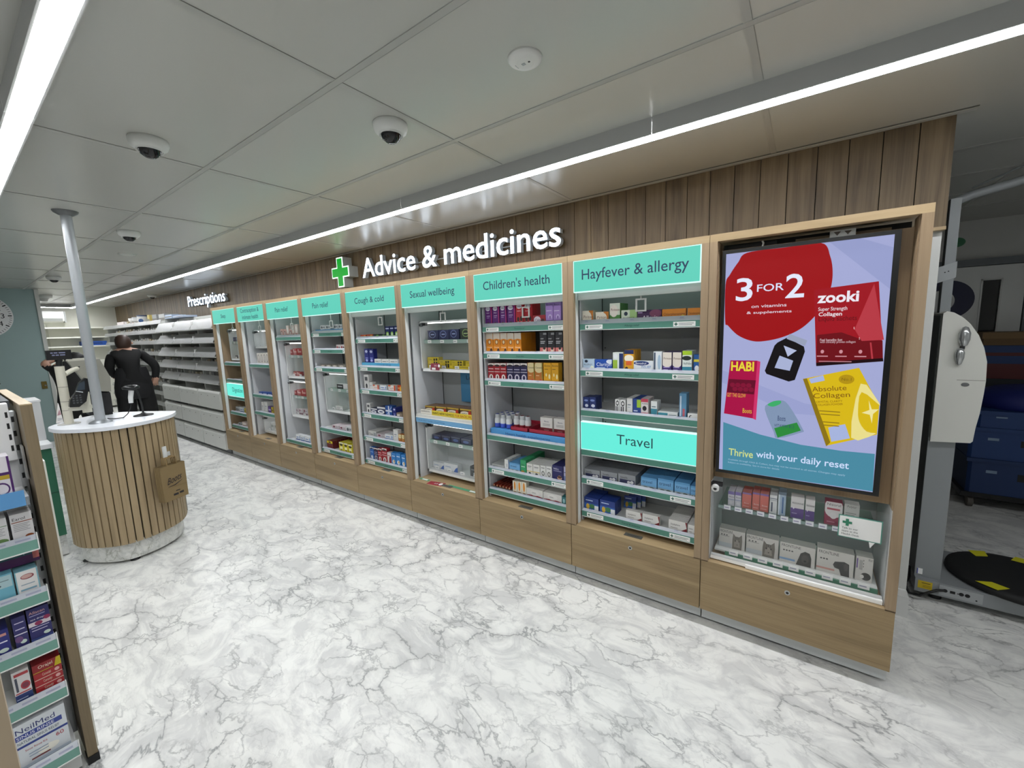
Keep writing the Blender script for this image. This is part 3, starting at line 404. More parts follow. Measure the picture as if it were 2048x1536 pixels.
def cabinet(b, label):
    x0 = -(b+1)*W; x1 = -b*W
    D = BAYS[b]
    t = thing('display_cabinet', label, 'cabinet', (0, 0, 0))
    MB().box(x0+.0008, x0+.034, 0, .028, .37, 1.965, OAK_Z).build('post', t); MB().box(x1-.034, x1-.0008, 0, .028, .37, 1.965, OAK_Z).build('post', t)
    MB().box(x0+.0008, x1-.0008, 0, .05, 1.965, 1.998, OAK_T).box(x0+.0008, x1-.0008, .05, .60, 1.978, 1.996, OAK_T).build('top_rail', t)
    inner = OAK_Z if b == 8 else M('#d3d5d9', .4)
    if b:
        MB().box(x0+.016, x0+.037, .03, .062, .375, 1.80, WHITE).build('upright', t)
        MB().box(x1-.037, x1-.016, .03, .062, .375, 1.80, WHITE).build('upright', t)
        MB().box(x0+.030, x0+.040, .066 if b == 8 else .088, .41, .375, 1.97, inner).build('side_panel', t); MB().box(x1-.040, x1-.030, .088, .41, .375, 1.97, M('#d3d5d9', .4)).build('side_panel', t)
        bp = MB().box(x0+.04, x1-.04, .405, .412, .375, 1.97, BACKP)
        bp.box(x0+.0405, x0+.0435, .400, .405, .375, 1.97, DARK)
        for zz in (.55, .95, 1.27, 1.45): bp.ell((x0+.06, .405, zz), X, Z, .004, .004, BLACK)
        bp.build('back_panel', t)
        sg = MB().box(x0+.035, x1-.035, .006, .03, 1.788, 1.9645, SIGNE).box(x0+.041, x1-.041, .002, .006, 1.793, 1.960, SIGN).build('sign_panel', t)
        l = MB(); n = len(D['t']); wmax = .6
        for i, s in enumerate(D['t']):
            l.text(s, ((x0+x1)/2, .002, (1.857 if n == 1 else 1.893-.077*i)), X, Z, D['th'], NAVY, align='c', width={1: .57, 2: .51, 3: .465, 4: .40}.get(b), maxw=.55, bold=.004)
        l.build('lettering', sg)
        if D.get('valance'): MB().box(x0+.04, x1-.04, .05, .07, 1.748, 1.80, M('#b3b4b1', .4)).build('valance', t)
        h = MB(); cx = x0+.40; hz = 1.70
        for u0, u1, v0, v1 in ((-.03, .03, -.035, -.027), (-.03, .03, .027, .035), (-.03, -.02, -.027, .027), (.02, .03, -.027, .027)): h.box(cx+u0, cx+u1, .082, .086, hz+v0, hz+v1, WHITE2)
        h.box(cx-.004, cx+.004, .082, .086, hz+.035, 1.80, WHITE2)
        h.build('sensor_tag', t)
    dr = MB().box(x0+.002, x1-.002, 0, .40, .0975, .3725, OAK_X).build('drawer', t)
    cx = x0+.377
    MB().extr([(.011*math.cos(i*.393), .011*math.sin(i*.393)) for i in range(16)], (cx, 0, .326), X, Z, -Y, .003, ALU).ell((cx, -.003, .326), X, Z, .006, .006, BLACK).build('lock', dr)
    ld = MB().box(x0+.002, x1-.002, .0, .40, .3735, .3755, OAK_T).build('ledge', t)
    MB().box(cx-.052, cx+.052, .032, .068, .3755, .3775, M('#6d6c66', .35, .5)).box(cx-.035, cx+.035, .048, .052, .3776, .3779, DARK).build('vent_plate', ld)
    MB().box(x0+.003, x1-.003, .052, .065, .018, .0975, M('#bfc2c2', .4)).box(x0+.01, x1-.01, .065, .40, .03, .0975, DARK).box(x0+.05, x0+.09, .2, .24, 0, .03, BLACK).box(x1-.09, x1-.05, .2, .24, 0, .03, BLACK).build('plinth', t)
    if b:
        for z, txt in D['sh']: shelf(t, x0+.041, x1-.041, z, txt)
        if D.get('mid'):
            z0, z1, s = D['mid']; bright = SIGNB
            m = MB().box(x0+.041, x1-.041, FY-.004, FY+.03, z0, z1, SIGNE).box(x0+.045, x1-.045, FY-.008, FY-.004, z0+.004, z1-.004, bright).build('sign_panel', t)
            MB().text(s, ((x0+x1)/2, FY-.008, (z0+z1)/2-.022), X, Z, .06, NAVYT, align='c').build('lettering', m)
        for cs in D.get('cases', []): glass_case(t, x0+.06, x1-.041, *cs)
    return t
for b in range(1, 9):
    D = BAYS[b]
    cabinet(b, {1: 'oak framed medicine cabinet headed Hayfever & allergy', 2: "oak framed medicine cabinet headed Children's health", 3: 'oak framed medicine cabinet headed Sexual wellbeing', 4: 'oak framed medicine cabinet headed Cough & cold under the green cross',
      5: 'oak framed medicine cabinet headed Pain relief beside the Cough & cold cabinet', 6: 'oak framed medicine cabinet headed Pain relief beside the Contraception cabinet', 7: 'oak framed medicine cabinet headed Contraception & intimate health', 8: 'oak framed medicine cabinet headed Sleep at the end by the prescription drawers'}[b])
# sexual wellbeing cabinet: blue shelf and backdrop, loose cards on its ledge
t = bpy.data.objects['display_cabinet.002']
x0 = -3.0
bs = MB().box(x0+.041, -2.25-.041, FY+.004, .40, .905, .925, WHITE2).build('shelf', t)
MB().box(x0+.041, -2.291, FY, FY+.004, .862, .90, M('#6fa5cf', .4)).box(x0+.041, -2.291, FY-.001, FY+.03, .90, .906, WHITE).text('Ask for help choosing', (x0+.07, FY, .876), X, Z, .009, M('#2f5a86'), width=.30).build('label_strip', bs)
bk = tag(MB().box(-2.72, -2.30, .375, .380, 1.0, 1.262, M('#3f7fa8', .5)).text('Long lasting', (-2.655, .375, 1.19), X, Z, .036, M('#152c40'), width=.30).text('up to', (-2.575, .375, 1.115), X, Z, .036, M('#152c40'), width=.13).build('backdrop_card'), 'dark blue backdrop card reading Long lasting inside the Sexual wellbeing cabinet', 'sign')
tag(MB().box(-.075, .075, -.032, .032, 0, .0015, M('#8f1d2c', .35)).text('1/3', (-.01, -.012, .0015), X, Y, .02, PURE).ell((.048, 0, .0015), X, Y, .016, .022, PURE).build('ticket_card', None, (-2.74, .045, .3756)), 'red ticket card lying on the oak ledge below Sexual wellbeing', 'card')
bpy.data.objects['ticket_card'].rotation_euler = (0, 0, R(8))
tag(MB().box(-2.63, -2.31, .055, .085, .3757, .3765, M('#4d9a72', .4)).box(-2.4, -2.31, .06, .08, .3765, .3769, PURE).build('shelf_label'), 'green shelf label strip lying loose on the Sexual wellbeing ledge', 'label')
tag(MB().box(-2.95, -2.84, .05, .08, .3757, .3765, M('#4d9a72', .4)).box(-2.92, -2.86, .056, .075, .3765, .3769, PURE).build('shelf_label'), 'short green label lying on the ledge beside the red ticket card', 'label')

# ------------------------------------------------------------------ screen cabinet
t = cabinet(0, 'oak framed cabinet holding the large advertising screen')
x0, x1 = -.75, 0.
MB().box(x0+.034, x1-.034, .10, .112, .80, 1.90, WALNUT).box(x0+.034, x0+.037, .028, .11, .80, 1.965, OAK_Z).box(x1-.037, x1-.034, .028, .11, .80, 1.965, OAK_Z).box(x0+.034, x1-.034, .10, .112, 1.90, 1.935, WALNUT).build('surround', t)
MB().box(x0+.034, x1-.034, .18, .19, 1.90, 1.97, BLACK).box(x0+.06, x0+.26, .12, .16, 1.935, 1.955, DARK).box(x0+.33, x1-.1, .13, .17, 1.94, 1.95, M('#8a7a63', .6)).build('head_gap', t)
MB().box(-.30, -.215, .085, .10, 1.928, 1.958, WHITE2).extr([(-.012, .008), (.012, .008), (0, -.008)], (-.275, .085, 1.944), X, Z, -Y, .001, M('#5b5148')).extr([(-.012, .008), (.012, .008), (0, -.008)], (-.24, .085, 1.944), X, Z, -Y, .001, M('#5b5148')).build('bracket', t)
MB().tube([(-.545, .09, 1.955), (-.54, .085, 1.945), (-.543, .084, 1.93)], .004, PURE, 8).build('cable_end', t)
MB().box(x0+.034, x0+.037, .028, .40, .3756, .80, M('#d3d5d9', .4)).build('side_panel', t); MB().box(x1-.037, x1-.034, .028, .40, .3756, .80, M('#c5c6c6', .4)).build('side_panel', t)
MB().box(x0+.037, x1-.037, .395, .405, .3756, .80, BACKP).build('back_panel', t)
sh = MB().box(x0+.06, x1-.06, .10, .39, .642, .648, GGLASS).box(x0+.06, x1-.06, .096, .10, .636, .65, M('#7f9993', .3))
for i in range(12):
    xx = x0+.085+i*.049; sh.box(xx, xx+.036, .088, .094, .634, .664, ACRYL); sh.box(xx+.003, xx+.033, .087, .088, .638, .660, M('#e3e4ea')); sh.box(xx+.006, xx+.026, .0865, .087, .645, .650, M('#9a96b5'))
sh.build('glass_shelf', t)
sh = MB().box(x0+.05, x1-.05, .09, .39, .402, .410, WHITE2).box(x0+.1, x1-.05, .082, .09, .379, .408, M('#3f7f63', .4)).text('Pet essentials', (-.44, .082, .388), X, Z, .011, M('#1b4635'))
for i in range(9):
    xx = x0+.12+i*.064; sh.box(xx, xx+.04, .078, .0815, .400, .425, PURE); sh.box(xx+.005, xx+.03, .0775, .078, .410, .415, M('#9a9ab0'))
sh.build('shelf', t)
MB().box(x0+.04, x1-.04, .03, .06, .382, .40, PURE).box(x0+.2, x1-.04, .022, .03, .378, .396, M('#f4f4f2', .35)).build('door_rail', t)
g = MB()
for yy0, yy1, zz0, zz1 in ((.030, .036, .40, .785),):
    g.box(x0+.040, x1-.040, yy0, yy1, zz0, zz1, GLASS)
g = g.build('glass_door', t)
MB().tube([(x0+.055, .032, .77), (x0+.055, .012, .765)], .018, WHITE, 14).box(x0+.035, x0+.085, .024, .045, .776, .795, DARK).ell((x0+.055, .0115, .765), X, Z, .008, .008, BLACK).build('door_lock', g)
n = MB().box(-.205, -.06, .0272, .0295, .645, .745, M('#4f8d7d')).box(-.201, -.064, .0262, .0272, .649, .741, M('#ecebe8'))
n.extr([(-.10, .645), (-.08, .645), (-.095, .618)], (0, .0295, 0), X, Z, -Y, .0025, M('#ecebe8'))
plus(n, Vector((-.175, .0262, .715)), .016, M('#2f7c5e'), .33)
for i, s in enumerate(('Talk to our', 'team at the', 'Health Desk')): n.text(s, (-.192, .0262, .685-.0135*i), X, Z, .0085, M('#26352f'))
tag(n.build('speech_bubble_sign'), 'white speech bubble notice with green cross on the glass below the screen', 'sign')
# ------------------------------------------------------------------ advertising screen (flat picture on a real display)
E_ = lambda h, k=1.: M(h, .4, 0, k)
t = thing('advertising_screen', 'tall digital advertising screen showing a red 3 for 2 vitamins offer', 'screen', (-.39, 0, 0))
ox = .39
MB().box(-.702+ox, -.078+ox, .052, .098, .842, 1.926, M('#0b0b0c', .3)).build('bezel', t)
pic = MB()
def poly(k, col, lay, em=.95):
    pts = SCR[k] if isinstance(k, str) else k
    pts = [(min(max(x, -.6865), -.0985)+ox, min(max(z, .858), 1.9095)) for x, z in pts]
    y = .052-.0006-.0002*lay
    vs = [(x, y, z) for x, z in pts]
    # orient towards -y
    a = sum(pts[i][0]*pts[(i+1) % len(pts)][1]-pts[(i+1) % len(pts)][0]*pts[i][1] for i in range(len(pts)))
    if a < 0: vs.reverse()
    pic.add(vs, [tuple(range(len(vs)))], E_(col, em))
def smooth(pts, n=6, closed=True):
    o = []; k = len(pts)
    for i in range(k):
        p0, p1, p2, p3 = [Vector((*pts[(i+j-1) % k], 0)) for j in range(4)]
        for s in range(n):
            u = s/n; o.append(tuple((.5*((2*p1)+(p2-p0)*u+(2*p0-5*p1+4*p2-p3)*u*u+(3*p1-p0-3*p2+p3)*u**3))[:2]))
    return o
def st(k, txt, col, lay, em=.95, h=None):
    bold = {'three': .012, 'two': .012, 'FOR': .006, 'zooki': .03, 'habit': .03, 'thr': .012, 'onv': .01, 'sup': .01, 'coll': .015, 'super': .01, 'feel': .01}.get(k, 0.)
    (xa, za), (xb, zb) = SCR[k]
    za, zb = min(za, zb), max(za, zb)
    pic.text(txt, (xa+ox, .052-.0006-.0002*lay, za), X, Z, h or (zb-za), E_(col, em), width=xb-xa, off=.0001, bold=bold)
poly([(-.6865, .858), (-.0985, .858), (-.0985, 1.9095), (-.6865, 1.9095)], '#a9afdb', 0, .9)
poly([(-.30, 1.9095), (-.0985, 1.70), (-.0985, 1.86), (-.2, 1.9095)], '#9ca4d2', 1, .9)
poly([(-.6865, 1.36), (-.35, 1.22), (-.12, 1.20), (-.15, 1.17), (-.4, 1.17), (-.6865, 1.30)], '#9fa6d5', 1, .9)
poly(smooth(SCR['red']), '#9c0d13', 2)
for k, s, c_ in (('three', '3', '#e6eafc'), ('FOR', 'FOR', '#dfe4fb'), ('two', '2', '#e6eafc'), ('onv', 'on vitamins', '#e3d3e0'), ('sup', '& supplements', '#e3d3e0')): st(k, s, c_, 3)
poly('zbox', '#9d1420', 3); poly('zdark', '#6d0d17', 4); poly('zbase', '#1c070b', 5); poly('ztri', '#b83a45', 6); poly('zl', '#b83a45', 6)
for k, s, c_ in (('zooki', 'zooki', '#efe8f2'), ('super', 'Super Strength', '#e6d3dc'), ('coll', 'Collagen', '#efe3ea'), ('liq', 'Liquid sachets', '#5e0f16'), ('feel', 'Feel benefits fast', '#d9b9c0'), ('clin', 'with clinically proven collagen', '#d9b9c0')): st(k, s, c_, 7)
pic.text('Collagen', (-.125+ox, .0502, 1.555), -X, -Z, .016, E_('#e9c5cb'), off=-.0002); pic.text('zooki', (-.122+ox, .0502, 1.52), -X, -Z, .020, E_('#e9c5cb'), off=-.0002)
for i in range(3): pic.ell((-.30+.063*i+ox, .0502, 1.452), X, Z, .006, .008, E_('#c98c95'), .0001); pic.box(-.318+.063*i+ox, -.28+.063*i+ox, .0500, .0501, 1.43, 1.4345, E_('#c98c95'))
pic.box(-.31+ox, -.2+ox, .0500, .0501, 1.408, 1.412, E_('#b77a84'))
poly('bott', '#130f12', 3); poly('cap', '#9aa2bb', 4); poly('blab', '#a9b3d6', 5); poly('btri', '#b4bddd', 5)
poly('habi', '#a90f45', 3); poly('habis', '#d0336b', 3); poly('habiw', '#640a28', 4)
for i in range(8): pic.ell((-.640+.0115*i+ox, .0505, 1.290-.02*(i % 2)), X, Z, .011, .011, E_('#7f1033'), .0001)
st('habit', 'HABI', '#e8d53c', 5); st('glow', 'GET THE GLOW', '#e0b33e', 5); st('boots1', 'Boots', '#e3c33a', 5)
poly(smooth(SCR['vit'], 3), '#8296b4', 3); poly('vgreen', '#2c8a3c', 4); poly(smooth(SCR['vcap'], 3), '#3fae6a', 4); st('vb', 'Boots', '#24345f', 5); st('vt', 'VITAMIN B12', '#2f4a68', 5, h=.014)
poly('yel', '#d9b916', 3); poly('yside', '#8d7412', 4); poly(smooth(SCR['ysw'], 3), '#ece08e', 4); poly('ystar', '#efe6a0', 5); poly('yw1', '#a8b6e0', 5); poly('yw2', '#a8b6e0', 5)
ur = Vector((math.cos(R(7)), 0, math.sin(R(7)))); uz = Vector((-math.sin(R(7)), 0, math.cos(R(7))))
for s_, xx, zz_, hh, ww in (('Absolute', -.326, 1.275, .022, .118), ('Collagen', -.320, 1.246, .022, .125), ('CRYSTAL CLARITY', -.309, 1.226, .009, .09), ('COLLAGEN POWDER', -.307, 1.213, .009, .09)): pic.text(s_, (xx+ox, .0500, zz_), ur, uz, hh, E_('#7a4f12'), width=ww, off=.0001)
for i in range(4): pic.box(-.298+ox+.006*i, -.225+ox, .0499, .05, 1.190-.014*i-(.02 if i > 1 else 0), 1.194-.014*i-(.02 if i > 1 else 0), E_('#8a7118'))
pic.ell((-.212+ox, .0502, 1.335), X, Z, .026, .02, E_('#b08f12'), .0001); pic.text('No.1', (-.212+ox, .05, 1.329), X, Z, .013, E_('#7a5f10'), align='c', off=.0001)
poly(smooth(SCR['teal'][:5], 1, False)+SCR['teal'][5:], '#4a8ba3', 4)
st('thr', 'Thrive', '#cfdc8a', 6, h=.036)
pic.text('with your daily reset', (-.528+ox, .0506, .9455), X, Z, .032, E_('#c9d9f7'), width=.346, off=.0001, bold=.012)
pic.text('Available through Click & Collect, but may not be stocked in all stores. Charges may apply', (-.647+ox, .0506, .912), X, Z, .008, E_('#9fbfd8'), width=.455, off=.0001)
pic.text('Subject to availability. See in store for details', (-.647+ox, .0506, .897), X, Z, .008, E_('#9fbfd8'), width=.215, off=.0001)
pic.build('display_picture', t)

# ------------------------------------------------------------------ illuminated lettering and cross on the fascia
LET = M('#e3f0ff', .4, 0, 5.0); LSIDE = M('#b9c2ca', .4)
def letters(txt, xa, xb, zb, h, label, bold=.008):
    vs, fs, a, b = glyphs(txt, 0., bold)
    t = thing('illuminated_sign', label, 'sign', ((xa+xb)/2, .60, zb))
    mb = MB(); k = h/.72; kx = (xb-xa)/(b-a)
    face = MB(); body = MB()
    for dst, mat, off, ex in ((face, LET, .0445, 0.), (body, LSIDE, 0., 1.)):
        if ex:
            v2, f2, a2, b2 = glyphs(txt, .5, bold)
            dst.add([((v[0]-(a+b)/2)*kx, -.022-v[2]*.04, v[1]*k) for v in v2], f2, mat)
        else:
            v2, f2, a2, b2 = glyphs(txt, 0., bold)
            dst.add([((v[0]-(a+b)/2)*kx, -off, v[1]*k) for v in v2], [tuple(reversed(q)) if False else q for q in f2], mat)
    cuts = []; wds = txt.split(' ')
    for i in range(1, len(wds)): cuts.append((glyphs(' '.join(wds[:i]), 0., bold)[3]+.05-(a+b)/2)*kx)
    for src, nm in ((face, 'face_lettering'), (body, 'body_lettering')):
        for i in range(len(wds)):
            lo = cuts[i-1] if i else -99; hi = cuts[i] if i < len(cuts) else 99
            fs = [f_ for f_ in src.f if lo < src.v[f_[0]][0] <= hi]
            w_ = MB(); idx = {}
            for f_ in fs:
                for q in f_: idx.setdefault(q, len(idx))
            w_.add([src.v[q] for q in idx], [tuple(idx[q] for q in f_) for f_ in fs], src.ms[0]); w_.build(nm, t)
    MB().box(-(xb-xa)/2+.1, (xb-xa)/2-.1, -.004, .014, h*.3, h*.34, GREYM).build('rail', t)
letters('Advice & medicines', -4.21, -1.84, 2.185, .2, 'large white illuminated lettering Advice & medicines on the wooden fascia')
letters('Prescriptions', -9.34, -7.75, 2.182, .185, 'small looking white illuminated lettering Prescriptions on the wooden fascia', .0)
t = thing('pharmacy_cross', 'green illuminated pharmacy cross with white outline on the wooden fascia', 'sign', (-4.53, .56, 2.27))
def crs(r, a): return [(-a, -r), (a, -r), (a, -a), (r, -a), (r, a), (a, a), (a, r), (-a, r), (-a, a), (-r, a), (-r, -a), (-a, -a)]
MB().extr(crs(.158, .056), (0, .055, 0), X, Z, -Y, .11, M('#b5bcbc', .4)).build('box', t)
MB().extr(crs(.158, .056), (0, -.055, 0), X, Z, -Y, .004, M('#e8fff0', .4, 0, 1.6)).build('outline', t)
MB().extr(crs(.146, .044), (0, -.0592, 0), X, Z, -Y, .002, M('#0aa82c', .4, 0, .95)).build('cross_face', t)

# ------------------------------------------------------------------ things on the ceiling
def dome(x, y, label, s=1.):
    t = thing('security_camera', label, 'camera', (x, y, H), 0, 'dome cameras on the ceiling')
    MB().lathe([(.052*s, -.042*s), (.066*s, -.034*s), (.072*s, -.018*s), (.072*s, -.002), (.07*s, 0)], M('#d2d3cf', .4), n=28).build('mount', t)
    MB().lathe([(0, -.078*s), (.02*s, -.075*s), (.036*s, -.062*s), (.043*s, -.042*s)], M('#101012', .1), n=24).build('dome', t)
    MB().lathe([(.046*s, -.045*s), (.05*s, -.05*s), (.052*s, -.042*s)], M('#d2d3cf', .4), n=24).build('ring', t)
dome(-2.79, -1.50, 'white dome camera under the ceiling between the lamp and the pole')
dome(-1.86, -.915, 'white dome camera above the Advice & medicines lettering, beside a tile joint')
dome(-4.88, -1.133, 'white dome camera right of the top of the grey pole')
dome(-8.47, -1.133, 'small looking dome camera left of the grey pole, over the dispensary')
dome(-10.66, .40, 'dome camera under the ceiling beside the fascia near Prescriptions')
t = thing('smoke_detector', 'flat white round detector on the ceiling nearest the screen', 'detector', (-1.167, -.914, H))
MB().lathe([(.03, -.016), (.045, -.014), (.055, -.008), (.056, 0)], M('#d6d6d2', .4), n=32).box(-.012, .0, -.004, .006, -.0175, -.016, GREYM).ell((.016, 0, -.0165), X, -Y, .004, .004, DARK).box(-.034, -.026, -.01, .01, -.0158, -.0145, GREYM).build('cover', t)
MB().lathe([(.058, -.004), (.058, 0)], M('#c2c3be', .5), n=32).build('rim', t)
tag(MB().lathe([(.05, -.012), (.07, -.006), (.07, 0)], M('#c6c7c2', .5), n=24).build('ceiling_disc', None, (-6.03, -.907, H)), 'flat white disc on the ceiling behind the camera beside the pole', 'vent')
t = thing('fire_detector', 'bulky white fire detector on the dispensary ceiling by the teal wall', 'detector', (-11.6, -.90, H))
MB().lathe([(.09, -.05), (.11, -.04), (.115, 0)], M('#d0d1cb', .5), n=24).build('base', t); MB().lathe([(.03, -.11), (.05, -.1), (.055, -.07), (.08, -.05)], M('#bcbdb7', .5), n=24).build('sensor', t)
